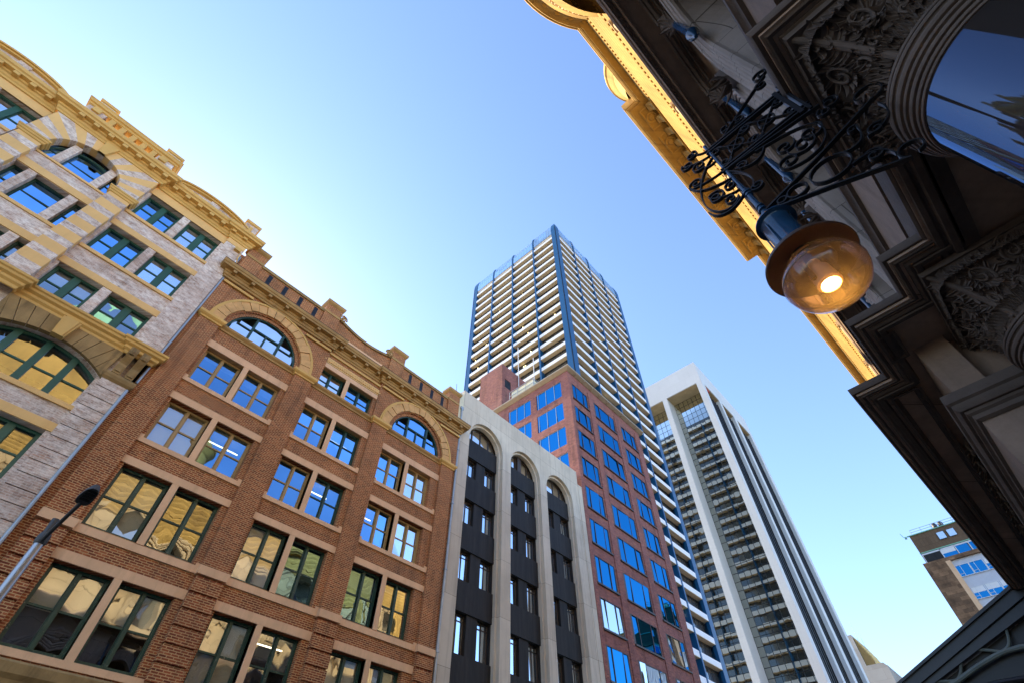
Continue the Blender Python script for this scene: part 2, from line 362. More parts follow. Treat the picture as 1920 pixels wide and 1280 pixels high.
# ------------------------------------------------------------------ left row: common window builder
def yd(d): return 18.0-d
def sash(par,x0,x1,z0,z1,fm,y=18.26,cols=2,rows=2,mid=.10,edge=.075,rail=.055,blind=None,bmat='blind_cream',lamp=0,glass='window_glass',split=.5,name='window'):
    """double sash window: frame is the part, panes / blind / ceiling tubes its sub-parts"""
    f=MB(); e=edge
    f.box(x0,x0+e,y-.05,y+.07,z0,z1); f.box(x1-e,x1,y-.05,y+.07,z0,z1); f.box(x0+e,x1-e,y-.05,y+.07,z1-e,z1); f.box(x0+e,x1-e,y-.06,y+.07,z0,z0+e*1.5)
    xs=[x0+e]
    for c in range(1,cols):
        xc=x0+(x1-x0)*c/cols; f.box(xc-mid/2,xc+mid/2,y-.075,y+.07,z0+e,z1-e); xs+= [xc-mid/2,xc+mid/2]
    xs.append(x1-e); zm=z0+(z1-z0)*split; pn=MB()
    for c in range(cols):
        a,b=xs[2*c],xs[2*c+1]
        if rows==2:
            f.box(a,b,y-.02,y+.05,zm-rail/2,zm+rail/2)
            f.box(a,a+.03,y+.0,y+.05,z0+e*1.5,z1-e); f.box(b-.03,b,y+.0,y+.05,z0+e*1.5,z1-e)
            pn.pane(a+.03,b-.03,z0+e*1.5,zm-rail/2,y+.012); pn.pane(a+.03,b-.03,zm+rail/2,z1-e,y+.03)
        else: pn.pane(a,b,z0+e*1.5,z1-e,y+.02)
    F=f.build(name,fm,par); pn.build('pane',glass,F,smooth='all')
    if blind:
        b=MB(); bb=z1-(z1-z0)*blind
        for c in range(cols): b.box(xs[2*c]+.01,xs[2*c+1]-.01,y+.11,y+.118,max(bb+random.uniform(-.05,.05),z0+e),z1-e*.5)
        b.build('blind',bmat,F)
    if lamp:
        t=MB(); zl=z1-.12; xm=(x0+x1)/2+random.uniform(-.2,.2); t.box(xm-.5*lamp,xm+.5*lamp,y+.9,y+.95,zl,zl+.03)
        t.build('ceiling_light','tube_warm' if lamp<1.01 else 'tube_white',F)
    return F
def interior(par,x0,x1,y0,y1,floors,name='interior'):
    m=MB(); m.box(x0,x1,y1-.1,y1,floors[0],floors[-1]); m.box(x0,x0+.05,y0,y1-.1,floors[0],floors[-1]); m.box(x1-.05,x1,y0,y1-.1,floors[0],floors[-1])
    m.build(name,'dark_interior',par)
    c=MB()
    for z in floors: c.box(x0+.06,x1-.06,y0,y1-.12,z-.03,z+.12)
    c.build('ceiling','ceiling_white',par)

# ------------------------------------------------------------------ red brick warehouse (second from the left)
def brick_warehouse():
    B=thing('brick_building','red brick warehouse with stone lintels and two half round arched windows under its cornice','building',(7.7,18))
    W=[(1.43,2.96),(3.18,4.72),(5.98,7.42),(7.64,9.14),(10.33,11.86),(12.08,13.6)]
    rows=[(1.1,3.0),(4.42,6.48),(7.55,9.62),(10.66,12.48),(13.58,15.36)]
    bays=[(1.28,4.95),(5.84,9.42),(10.28,14.1)]
    m=MB(); holes=[(a,b,c,d) for a,b in W for c,d in rows if not (c<4)]
    top2=[(5.94,7.40,16.66,17.94),(7.62,9.14,16.66,17.94)]
    m.wall(.06,15.32,3.4,19.5,18.0,holes+top2+[(1.3,4.95,16.72,18.6),(10.36,14.06,16.72,18.6)],.26)
    m.box(.06,15.32,18.27,18.3,19.3,19.5); m.build('wall','brick_red',B)
    # raised panels round the two arches
    for k,(xa,xb,cx) in enumerate(((.2,6.08,3.13),(9.32,15.2,12.22))):
        p=MB(); p.wall(xa,xb,16.72,19.4,18-.10,[(cx-1.83,cx+1.83,16.72,16.722,1.83)],.25,nseg=32)
        for x in (xa,xb): p.face([(x,17.9,16.72),(x,18,16.72),(x,18,19.4),(x,17.9,19.4)])
        p.build('arch_panel','brick_red',B)
        r=MB(); r.ring(cx,16.72,1.66,1.835,17.98,18.2,n=40); r.build('brick_arch','brick_red',B)
        v=MB(); n=17; rnd=random.Random(3+k)
        for i in range(n):
            g=.006; a0,a1=PI*i/n+g,PI*(i+1)/n-g; v.ring(cx,16.72,1.84+rnd.uniform(0,.08),2.36,17.84-rnd.uniform(0,.05),17.96,a0,a1,4)
        v.build('stone_arch','rough_stone',B)
        h=MB(); h.ring(cx,16.72,2.355,2.43,17.80,17.95,n=44); h.ring(cx,16.72,2.43,2.50,17.84,17.95,n=44); h.build('hood_mould','ochre_paint',B)
        # lunette window
        f=MB(); y=18.08; f.ring(cx,16.74,1.58,1.665,y-.06,y+.06,n=36)
        f.box(cx-1.6,cx+1.6,y-.05,y+.06,16.70,16.80)
        for x in (-.66,.66): f.box(cx+x-.05,cx+x+.05,y-.07,y+.06,16.78,16.74+math.sqrt(1.55**2-x*x))
        f.box(cx-1.36,cx-.7,y-.03,y+.05,17.36,17.40); f.box(cx+.7,cx+1.36,y-.03,y+.05,17.36,17.40); f.box(cx-.62,cx+.62,y-.04,y+.05,17.52,17.60); f.box(cx-.035,cx+.035,y-.04,y+.05,16.8,17.52)
        F=f.build('lunette_window','frame_green',B); g=MB()
        for a,b in ((-1.5,-.72),(-.6,-.05),(.05,.6),(.72,1.5)): g.pane(cx+a,cx+b,16.76,17.42,y+.02)
        for a,b in ((-1.25,-.72),(-.6,.6),(.72,1.25)): g.pane(cx+a,cx+b,17.42,16.74+math.sqrt(1.55**2-max(abs(a),abs(b))**2)*.97 if abs(a)>.7 else 18.22,y+.025)
        g.build('pane','window_glass_clear' if k==0 else 'window_glass_sky',F,smooth='all')
        if k==0:
            q=MB(); q.box(cx-1.55,cx+1.55,y+1.2,y+1.25,16.6,17.1); 
            for i in range(7): q.box(cx-1.5+i*.45,cx-1.44+i*.45,y+.55,y+.6,16.7,17.45)
            q.box(cx-1.5,cx+1.5,y+.55,y+.6,17.40,17.47); q.build('office_partition','blind_white',F)
    # pilasters with brick quoin grooves below, stone band, impost capitals
    P=[(.46,1.28),(4.95,5.84),(9.42,10.28),(14.1,14.96)]
    for a,b in P:
        p=MB(); p.box(a,b,17.86,18.002,7.5,16.47); z=3.4; 
        while z<7.2: p.box(a,b,17.80,18.002,z,min(z+.42,7.27)); p.box(a+.03,b-.03,17.87,18.0,z+.42,z+.48) if z+.48<7.27 else None; z+=.48
        p.build('pilaster','brick_red',B)
        c=MB(); c.box(a-.05,b+.05,17.76,18.0,7.26,7.52); c.build('pilaster_band','trim_stone',B)
        c=MB(); c.sweep([(b+.0,18),(b,17.86),(a,17.86),(a,18)],[(0,16.42),(.05,16.44),(.06,16.5),(.12,16.55),(.16,16.6),(.16,16.72),(.0,16.76)]); c.build('capital','ochre_paint',B)
    for (a,b) in bays:
        for z0,z1 in ((4.24,4.41),(7.28,7.50),(10.48,10.65),(13.40,13.57)):
            s=MB(); s.prism([(a-.02,z0),(b+.02,z0),(b+.02,z1+.1),(b-.14,z1+.1),(b-.14,z1),(a+.14,z1),(a+.14,z1+.1),(a-.02,z1+.1)] if z0!=4.24 else [(a-.02,z0),(b+.02,z0),(b+.02,z1),(a-.02,z1)],'y',17.94,18.03); s.build('sill_course','trim_stone',B)
    for (a,b) in bays:
        for z,h in ((6.49,.28),(9.63,.26),(12.49,.28),(15.37,.34)):
            l=MB(); l.box(a-.02,b+.02,17.95,18.1,z,z+h); l.build('lintel','trim_stone',B)
        i=bays.index((a,b)); x0,x1=W[2*i][1],W[2*i+1][0]
        for c,d in rows[1:]: t=MB(); t.box(x0,x1,17.955,18.25,c-.02,d+.02); t.build('stone_mullion','trim_stone',B)
    l=MB(); l.box(5.84,9.42,17.95,18.1,17.95,18.22); l.build('lintel','trim_stone',B)
    l=MB(); l.box(7.40,7.62,17.955,18.25,16.66,17.95); l.build('stone_mullion','trim_stone',B)
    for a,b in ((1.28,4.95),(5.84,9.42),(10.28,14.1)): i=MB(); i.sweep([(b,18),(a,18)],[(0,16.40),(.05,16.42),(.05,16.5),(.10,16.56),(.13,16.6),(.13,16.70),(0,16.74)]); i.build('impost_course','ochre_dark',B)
    o=MB(); o.box(5.86,9.4,17.94,18.02,18.24,18.30); o.box(5.86,9.4,17.92,18.02,18.50,18.58)
    for k in range(27):
        x=5.98+k*.13; o.lathe(x,17.95,[(0,18.31),(.05,18.33),(.065,18.40),(.05,18.48),(0,18.5)],6); o.box(x+.05,x+.08,17.93,17.98,18.31,18.5)
    o.build('egg_moulding','ochre_band',B)
    for a,b,y in ((.3,1.75,17.79),(4.6,6.05,17.79),(9.4,10.85,17.79),(13.6,15.15,17.79),(5.9,9.4,17.92)):
        st=MB(); st.box(a,b,y,y+.08,18.84,18.96); st.build('string_course','ochre_paint',B)
    # cornice with a set-back middle
    c=MB(); path=[(15.2,18.2),(15.2,17.85),(9.26,17.85),(9.26,18.0),(6.14,18.0),(6.14,17.85),(.2,17.85),(.2,18.2)]
    c.sweep(path,[(0,19.1),(.05,19.12),(.06,19.2),(.11,19.24),(.11,19.36),(.15,19.40),(.15,19.5),(.36,19.53),(.37,19.62),(.41,19.66),(.43,19.76),(.43,19.80),(.30,19.86),(0,19.9)])
    for a,b,yy in ((.4,6.0,17.85),(6.4,9.0,18.0),(9.4,15.1,17.85)):
        n=round((b-a)/.93); 
        for k in range(n+1):
            x=a+.05+(b-a-.2)*k/n; c.box(x-.08,x+.08,yy-.34,yy-.1,19.36,19.5)
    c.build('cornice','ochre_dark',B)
    lead=MB(); lead.sweep(path,[(.435,19.80),(.44,19.84),(.30,19.92),(0,19.95)]); lead.build('lead_flashing','brown_panel',B)
    # parapet
    for a,b in ((.2,.4),(1.2,4.95),(10.4,14.05)): p=MB(); p.box(a,b,18.02,18.4,19.9,21.28); p.build('parapet','brick_red',B)
    p=MB(); N=24; cur=[(5.85,21.62)]+[(5.95+3.5*i/N, 21.06+.55*((1-i/N)**2.6)*(1 if i else 1)+.48*((i/N)**2.6)) for i in range(N+1)]+[(9.5,21.55)]
    p.prism([(5.85,19.9)]+cur+[(9.5,19.9)],'y',18.04,18.4); p.build('parapet','brick_red',B)
    for a,b in ((1.2,4.95),(10.4,14.05)): c=MB(); c.box(a,b,17.95,18.46,21.28,21.47); c.build('coping','brown_stone',B)
    c=MB(); c.prism(cur+[(x,z-.16) for x,z in cur[::-1]],'y',17.95,18.46); c.build('coping','brown_stone',B)
    for a,b in ((1.2,4.95),(10.4,14.05)):
        for k in range(4):
            x=a+.55+k*(b-a-.75)/3.4; sl=MB()
            for q in range(3): sl.box(x,x+.045,18.0,18.05,20.75,21.15); x+=.07
            sl.box(x-.21,x,18.01,18.05,20.3,21.2); sl.build('vent_slot','iron_black',B)
    for k,(a,b) in enumerate(((.38,1.24),(4.93,5.85),(9.47,10.4),(14.02,14.9))):
        q=MB(); q.box(a,b,17.9,18.5,19.9,22.02); q.build('parapet_pier','brick_red',B)
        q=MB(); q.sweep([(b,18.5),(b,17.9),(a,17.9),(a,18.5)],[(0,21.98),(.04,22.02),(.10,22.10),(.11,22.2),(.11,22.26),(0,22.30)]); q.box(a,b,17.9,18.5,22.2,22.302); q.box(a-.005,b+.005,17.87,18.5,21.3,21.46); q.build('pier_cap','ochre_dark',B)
    for a,b in ((1.3,4.85),(5.95,9.35),(10.5,13.95)): led=MB(); led.box(a,b,17.9,18.05,20.14,20.34); led.build('ledge','trim_stone',B)
    for x,z,sg in ((6.0,21.62,1),(9.3,21.58,-1)):
        sc=MB(); pts=[(x+sg*.02+.24*(1-k/26)*math.cos(k*.5)*sg,17.93,z+.26*(1-k/26)*math.sin(k*.5)) for k in range(25)]; sc.tube(pts,.045,6)
        for k in range(7): a=k*.8; sc.lathe(x+.24*math.cos(a),17.93,[(0,z+.24*math.sin(a)-.07),(.06,z+.24*math.sin(a)),(0,z+.24*math.sin(a)+.07)],6)
        sc.build('scroll','brown_stone',B,smooth=True)
    # windows
    tan,grn='frame_tan','frame_green'
    spec={ # (row,col): frame, blind fraction, blind material, lamp
     (1,0):(grn,.50,'blind_cream',.9),(1,1):(grn,.46,'blind_cream',1),(1,2):(grn,.99,'blind_cream',0),(1,3):(grn,.0,'blind_cream',1.1),(1,4):(grn,.98,'blind_cream',0),(1,5):(grn,.98,'blind_cream',0),
     (2,0):(grn,.96,'blind_cream',0),(2,1):(grn,.0,'blind_cream',0),(2,2):(grn,.97,'blind_white',0),(2,3):(grn,.0,'blind_grey',0),(2,4):(grn,.35,'blind_cream',.7),(2,5):(grn,.18,'blind_grey',0),
     (3,0):(tan,.97,'blind_cream',0),(3,1):(tan,.0,'blind_grey',1.2),(3,2):(tan,.0,'blind_grey',0),(3,3):(grn,0,'blind_grey',1.1),(3,4):(tan,.0,'blind_cream',.5),(3,5):(tan,.62,'blind_white',0),
     (4,0):(tan,.22,'blind_grey',0),(4,1):(tan,.30,'blind_grey',0),(4,2):(tan,.2,'blind_grey',0),(4,3):(grn,.0,'blind_grey',1.1),(4,4):(tan,.4,'blind_grey',0),(4,5):(tan,.22,'blind_white',0)}
    for (r,c),(fm,bl,bm,la) in spec.items(): sash(B,W[c][0]+.005,W[c][1]-.005,rows[r][0]+.005,rows[r][1]-.005,fm,blind=bl,bmat=bm,lamp=la,glass='window_glass_sky' if (r==4 and c!=5) or (r,c) in ((3,1),(3,2),(3,3),(3,4),(2,3),(2,4)) else 'window_glass')
    for k,h in enumerate(top2): sash(B,h[0]+.005,h[1]-.005,h[2]+.005,h[3]-.005,grn,blind=(.97,.0)[k],bmat='blind_white',glass=('window_glass_clear','window_glass_sky')[k])
    interior(B,.3,15.1,18.34,21.5,[3.6,6.7,9.85,12.75,15.75,18.6])
    # ground floors: brown stone base with cornice
    b=MB(); b.box(.06,15.32,17.98,18.4,-EYE,3.38); 
    b.sweep([(15.32,18.0),(.06,18.0)],[(0,3.2),(.05,3.3),(.06,3.5),(.14,3.62),(.18,3.8),(.26,3.9),(.28,4.1),(.22,4.16),(0,4.2)]); b.build('stone_base','brown_stone',B)
    r=MB(); r.box(.1,15.3,18.4,32,19.3,19.4); r.box(.1,15.3,31.9,32,-EYE,19.3); r.box(.08,.2,18.3,32,-EYE,20.4); r.box(15.2,15.3,18.3,32,-EYE,19.9); r.build('roof','roof_metal',B)
    ch=MB(); ch.box(12.6,13.2,18.9,19.3,19.4,22.2); ch.box(12.55,13.25,18.85,19.35,22.2,22.3); ch.build('chimney','canopy_cream',B)
brick_warehouse()

# ------------------------------------------------------------------ whitewashed brick building with ochre bands (far left)
def banded_building():
    B=thing('banded_building','whitewashed brick building with ochre painted bands and wide green window posts','building',(-6.2,18))
    C=-6.2; mir=lambda a,b:(2*C-b,2*C-a)
    bay=[(-4.03,-2.59),(-2.28,-.78)]; bayL=[mir(*q) for q in bay]; cen=[(-7.40,-6.98),(-6.70,-5.60),(-5.30,-4.93)]
    rows=[(19.36,21.1),(16.5,18.22),(13.72,15.26)]
    m=MB(); H=[(a,b,c,d) for a,b in bay+bayL for c,d in rows]
    arch=[(-4.05,-.78,10.6,11.93,.53)]; arch+= [(*mir(-4.05,-.78),10.6,11.93,.53)]
    low=[(-4.05,-2.6,7.9,9.58),(-2.28,-.80,7.9,9.58)]; low+=[mir(a,b)+(c,d) for a,b,c,d in low]
    low2=[(a,b,4.6,6.6) for a,b,c,d in low]
    m.wall(-12.6,.18,3.0,21.95,18.0,H+arch+low+low2+[(-7.42,-4.93,13.4,21.3)],.3,nseg=24); m.build('wall','brick_wash',B)
    # projecting middle bay: piers, spandrels and mullions
    p=MB(); p.wall(-7.42,-4.93,13.3,19.3,17.95,[(a,b,c,d) for a,b in cen for c,d in rows[1:]],.3)
    for x0,x1 in ((-6.98,-6.70),(-5.60,-5.30)): p.box(x0,x1,17.9,18.2,19.3,20.75)
    p.build('bay_wall','brick_wash',B)
    NM=(('banded_brickwork','brick_wash'),('ochre_band','ochre_band'))
    for x0,x1 in ((-8.2,-7.42),(-4.93,-4.15)):
        z=13.3; k=0
        while z<19.45:
            h=1.1 if z<13.4 else (.46 if k%2 else .34); q=MB(); q.box(x0,x1,17.7,18.0,z,min(z+h,19.45)); q.build(*NM[k%2],B); z+=h; k+=1
    cx,zs,r=C,19.72,1.27; xr,zt=2.05,21.75; n=17
    def outer(t):
        c,s_=math.cos(t),math.sin(t); k=min(xr/abs(c) if abs(c)>1e-6 else 1e9,(zt-zs)/s_ if s_>1e-6 else 1e9); return (cx+c*k,zs+s_*k)
    for i in range(n):
        ts=[PI*(i+j/4)/n for j in range(5)]; inn=[(cx+r*math.cos(t),zs+r*math.sin(t)) for t in ts]; out=[outer(t) for t in ts]
        for tc in (math.atan2(zt-zs,xr),PI-math.atan2(zt-zs,xr)):
            for j in range(4):
                if ts[j]<tc<ts[j+1]: out.insert(j+1,outer(tc))
        q=MB(); q.prism(inn+out[::-1],'y',17.7,18.1); q.build(*NM[i%2],B)
    sid=MB(); sid.box(C-2.05,C-2.04,17.7,18,13.3,21.75)
    for a,e in ((-4.12,-.66),(2*C+.66,2*C+4.12)):
        for z0,z1,d in ((18.23,18.54,.03),(16.34,16.49,.07),(15.27,15.58,.03),(19.2,19.35,.07),(21.1,21.95,.03)): b=MB(); b.box(a,e,18-d,18.05,z0,z1); b.build('ochre_band','ochre_band',B)
    for z0,z1 in ((18.24,18.6),(15.27,15.6),(16.34,16.48),(19.2,19.3)): b=MB(); b.box(-7.42,-4.93,17.90,18.0,z0,z1); b.build('ochre_band','ochre_band',B)
    b=MB(); b.box(C-2.06,C+2.06,17.68,18,21.75,21.97); b.build('ochre_band','ochre_band',B); sid.build('bay_return','brick_wash',B)
    for x0,x1 in ((-8.24,-7.40),(-4.95,-4.11)):
        c=MB(); c.sweep([(x1,18),(x1,17.7),(x0,17.7),(x0,18)],[(0,19.4),(.04,19.43),(.05,19.5),(.09,19.53),(.1,19.6),(.13,19.63),(.13,19.7),(0,19.72)]); c.build('impost','ochre_paint',B)
    k=MB(); 
    for j in range(3): k.prism([(cx-.12-.02*j,20.95),(cx+.12+.02*j,20.95),(cx+.26,21.75),(cx-.26,21.75)],'y',17.60-.0+.03*j,17.72)
    k.build('keystone','ochre_paint',B)
    # pilasters at both ends
    for a,b_ in ((-.66,.18),(2*C-.18,2*C+.66)):
        p=MB(); p.box(a,b_,17.88,18.02,13.3,21.3); p.build('pilaster','brick_wash',B)
        p=MB(); p.box(a-.02,b_+.02,17.86,18.02,21.3,21.95); p.build('ochre_band','ochre_band',B)
        q=MB(); z=4.0
        while z<11.8: q.box(a,b_-.06,17.82,18.02,z,min(z+.39,11.9)); q.box(a+.03,b_-.1,17.9,18.0,z+.39,z+.42); z+=.42
        q.build('pilaster','brick_wash',B)
        c=MB(); c.sweep([(b_,18.02),(b_,17.82),(a,17.82),(a,18.02)],[(0,11.86),(.03,11.9),(.07,11.95),(.1,12.05),(.1,12.14),(0,12.17)]); c.build('capital','brown_stone',B)
        for xx in (a+.08,b_-.36):
            c=MB(); prof=[(17.99,12.17),(17.74,12.17),(17.72,12.5),(17.74,12.62),(17.70,12.7),(17.58,12.85),(17.50,13.05),(17.50,13.25),(17.99,13.3)]; c.prism(prof,'x',xx,xx+.27)
            c.lathe(xx+.135,17.6,[(0,12.9),(.12,12.95),(.14,13.05),(.12,13.15),(0,13.2)],10); c.prism([(17.70,12.25),(17.72,12.25),(17.71,12.5),(17.69,12.5)],'x',xx+.05,xx+.22); c.build('console_bracket','brown_stone',B)
    # stone spandrels, voussoirs and keystones over the big segmental windows
    for x0,x1 in ((-4.12,-.66),mir(-4.12,-.66)):
        cx2=(x0+x1)/2; v=MB(); hw=1.66; rise=.53; rad=(hw*hw+rise*rise)/(2*rise); cz=11.93+rise-rad; t0=math.asin(hw/rad); N=11
        for i in range(N):
            ta,tb=PI/2-t0+2*t0*i/N+.003,PI/2-t0+2*t0*(i+1)/N-.003
            pa=[(cx2+rad*math.cos(t),cz+rad*math.sin(t)) for t in (ta,(ta+tb)/2,tb)]; top=13.1
            po=[(cx2+(x-cx2)*(top-cz)/(z-cz),top) for x,z in pa]; po=[(min(max(x,x0),x1),z) for x,z in po]
            v.prism(pa+po[::-1],'y',17.86,18.05)
        v.build('voussoir_arch','brown_stone',B)
        v=MB(); v.prism([(cx2-.17,12.40),(cx2+.17,12.40),(cx2+.27,13.15),(cx2-.27,13.15)],'y',17.68,17.9); v.prism([(cx2-.12,12.38),(cx2+.12,12.38),(cx2+.19,13.15),(cx2-.19,13.15)],'y',17.64,17.7); v.build('keystone','ochre_paint',B)
        f=MB(); y=18.3; f.box(x0,x1,y-.05,y+.06,10.6,10.7)
        for t in (-1.05,0,1.05) if False else (-.83,.0,.83): f.box(cx2+t-.1,cx2+t+.1,y-.09,y+.06,10.65,12.44)
        f.ring(cx2,cz,rad-.10,rad,y-.06,y+.06,PI/2-t0,PI/2+t0,20)
        for a,e in ((-1.64,-.93),(-.73,-.1),(.1,.73),(.93,1.64)): f.box(cx2+a,cx2+e,y-.02,y+.05,11.40,11.46)
        F=f.build('segmental_window','frame_green_bright',B); g=MB()
        for a,e in ((-1.64,-.93),(-.73,-.1),(.1,.73),(.93,1.64)): g.pane(cx2+a,cx2+e,10.7,11.4,y+.01); g.pane(cx2+a,cx2+e,11.46,cz+math.sqrt(rad*rad-min(abs(a),abs(e))**2)-.02,y+.03)
        g.build('pane','window_glass',F,smooth='all')
        
        for z0,z1,y in ((10.44,10.6,17.93),(9.59,9.88,17.96)): s=MB(); s.box(x0,x1,y,18.05,z0,z1); s.build('ochre_band','ochre_band',B)
    # string cornice above them, main cornice, arched parapets, balustrade box
    s=MB(); s.sweep([(.24,18.1),(.24,17.82),(-.68,17.82),(-.68,17.92),(-4.1,17.92),(-4.1,17.66),(-8.3,17.66),(-8.3,17.92),(-11.72,17.92),(-11.72,17.82),(-12.66,17.82)],[(0,13.08),(.03,13.1),(.05,13.2),(.12,13.27),(.13,13.36),(.22,13.42),(.24,13.5),(.29,13.54),(.30,13.62),(.0,13.68)]); s.build('string_cornice','ochre_paint',B)
    path=[(.26,18.1),(.26,17.86),(-.7,17.86),(-.7,17.95),(-4.08,17.95),(-4.08,17.7),(-8.32,17.7),(-8.32,17.95),(-11.7,17.95),(-11.7,17.86),(-12.66,17.86)]
    c=MB(); c.sweep(path,[(0,21.6),(.04,21.62),(.05,21.7),(.10,21.76),(.12,21.86),(.18,21.9),(.18,22.0),(.36,22.03),(.38,22.12),(.44,22.17),(.46,22.28),(.46,22.33),(.3,22.38),(0,22.40)])
    x=-12.4
    while x<.2:
        yy=17.7 if -8.3<x<-4.1 else 17.95
        c.box(x,x+.2,yy-.35,yy-.14,21.86,22.02); x+=.58
    c.build('cornice','ochre_paint',B)
    for a,b_ in ((-4.1,.0),(2*C,2*C+4.1) if False else (-12.4,-8.3)):
        N=22; hw=(b_-a)/2; cc=(a+b_)/2; arc=[(cc-hw+2*hw*i/N, 22.4+ .98*math.sqrt(max(0,1-((i/N*2-1)*.985)**2))**.9) for i in range(N+1)]
        w=MB(); w.prism([(a,22.3)]+arc+[(b_,22.3)],'y',18.0,18.3); w.box(cc-.22,cc+.22,17.93,18.0,22.4,23.28); w.build('arched_parapet','brick_wash',B)
        w=MB(); w.prism(arc+[(x,z-.2) for x,z in arc[::-1]],'y',17.86,18.34); w.prism([(x,z-.0) for x,z in arc]+[(x,z-.1) for x,z in arc[::-1]],'y',17.78,18.36); w.build('parapet_moulding','ochre_paint',B)
    w=MB(); w.box(-8.05,-4.35,18.2,18.4,22.3,23.4)
    for x in (-8.05,-5.05): w.box(x,x+.7,17.72,18.2,22.3,23.4)
    w.build('balustrade_wall','brick_wash',B)
    for k in range(5):
        q=MB(); x=-7.16+k*.455; q.prism([(18.22,22.4),(17.98,22.4),(17.86,22.7),(17.74,23.0),(17.68,23.35),(18.22,23.38)],'x',x,x+.2); q.build('baluster','ochre_paint',B)
    w=MB(); w.sweep([(-4.32,18.4),(-4.32,17.72),(-8.08,17.72),(-8.08,18.4)],[(0,23.3),(.06,23.34),(.07,23.42),(.14,23.46),(.17,23.58),(.19,23.6),(.19,23.66),(0,23.7)])
    for x in (-7.85,-4.95): w.box(x,x+.3,17.62,17.74,23.0,23.3)
    w.box(-8.08,-4.32,17.72,18.4,23.6,23.68); w.build('balustrade_cornice','ochre_paint',B)
    for x in (-8.0,-5.0):
        w=MB(); w.box(x,x+.62,17.8,18.35,23.68,24.1); w.build('parapet_block','white_concrete',B)
        w=MB(); w.sweep([(x+.62,18.35),(x+.62,17.8),(x,17.8),(x,18.35)],[(0,24.06),(.06,24.08),(.08,24.16),(.09,24.22),(0,24.25)]); w.box(x,x+.62,17.8,18.35,24.1,24.25); w.build('block_cap','ochre_paint',B)
    w=MB(); w.box(-.55,.1,17.85,18.5,22.3,23.45); w.build('corner_block','brick_wash',B)
    w=MB(); w.sweep([(.1,18.5),(.1,17.85),(-.55,17.85),(-.55,18.5)],[(0,23.4),(.05,23.43),(.07,23.5),(.08,23.58),(0,23.6)]); w.box(-.55,.1,17.85,18.5,23.5,23.6); w.box(-.3,-.15,17.8,17.86,22.9,23.2); w.build('block_cap','ochre_paint',B)
    w=MB(); w.box(-.2,.1,17.72,17.95,21.0,21.22); w.tube([(.16,17.8,21.0),(.16,17.8,20.6),(.26,17.9,20.4)],.03); w.build('rain_hopper','ochre_paint',B)
    w=MB(); w.tube([(.24,17.92,20.9),(.24,17.92,12.3)],.045); w.tube([(.16,17.78,11.8),(.16,17.78,-EYE)],.05); w.build('drainpipe','zinc_pipe',B,smooth=True)
    gr='frame_green_bright'; fills={(0,0):(.15,'blind_grey'),(0,1):(.95,'blind_cream'),(1,0):(.0,'blind_grey'),(1,1):(.97,'blind_white'),(2,0):(.5,'blind_grey'),(2,1):(.1,'blind_grey')}
    for r_,(c,d) in enumerate(rows):
        for k,(a,b_) in enumerate(bay): sash(B,a+.005,b_-.005,c+.005,d-.005,gr,y=18.3,mid=.22,edge=.09,blind=fills[(r_,k)][0],bmat=fills[(r_,k)][1],glass='window_glass_sky' if (r_,k) in ((0,0),(1,0)) else 'window_glass')
        for k,(a,b_) in enumerate(bayL): sash(B,a+.005,b_-.005,c+.005,d-.005,gr,y=18.3,mid=.22,edge=.09,blind=.55 if (r_,k)==(0,0) else 0,bmat='blind_white')
    for r_,(c,d) in enumerate(rows[1:]):
        for k,(a,b_) in enumerate(cen): sash(B,a+.005,b_-.005,c+.005,d-.005,'frame_green',y=18.24,cols=1,mid=.1,edge=.06,blind=.0,glass='window_glass_sky' if r_==0 else 'window_glass')
    f=MB(); y=18.15; f.ring(C,19.5,1.18,1.27,y-.05,y+.06,.0,PI,30); f.box(C-1.27,C+1.27,y-.05,y+.05,19.3,19.4)
    for a,e in ((-1.2,-.78),(-.5,.6),(.9,1.2)): f.box(C+a,C+e,y-.02,y+.05,19.88,19.93)
    for x in (-.78,-.5,.6,.9): f.box(C+x-.03,C+x+.03,y-.05,y+.06,19.4,20.5)
    F=f.build('arched_window','frame_green',B); g=MB(); g.pane(C-.48,C+.58,19.4,19.88,y); g.pane(C-.48,C+.58,19.93,20.9,y+.03); g.pane(C-1.2,C-.8,19.4,20.5,y); g.pane(C+.9,C+1.2,19.4,20.4,y); g.build('pane','window_glass_sky',F,smooth='all')
    for a,b_,c,d in low+low2: sash(B,a+.005,b_-.005,c+.005,d-.005,gr,y=18.3,mid=.2,edge=.09,blind=0)
    interior(B,-12.5,.1,18.4,21.5,[3.2,6.9,9.9,12.9,15.6,18.6,21.5])
    b=MB(); b.box(-12.6,.18,17.9,18.4,-EYE,3.0); b.build('stone_base','brown_stone',B)
    r=MB(); r.box(-12.6,.05,18.3,32,22.0,22.1); r.box(-12.6,.05,31.9,32,-EYE,22); r.box(-.02,.05,18.4,32,-EYE,22.3); r.box(-12.6,-12.5,18.4,32,-EYE,22); r.build('roof','roof_metal',B)
banded_building()

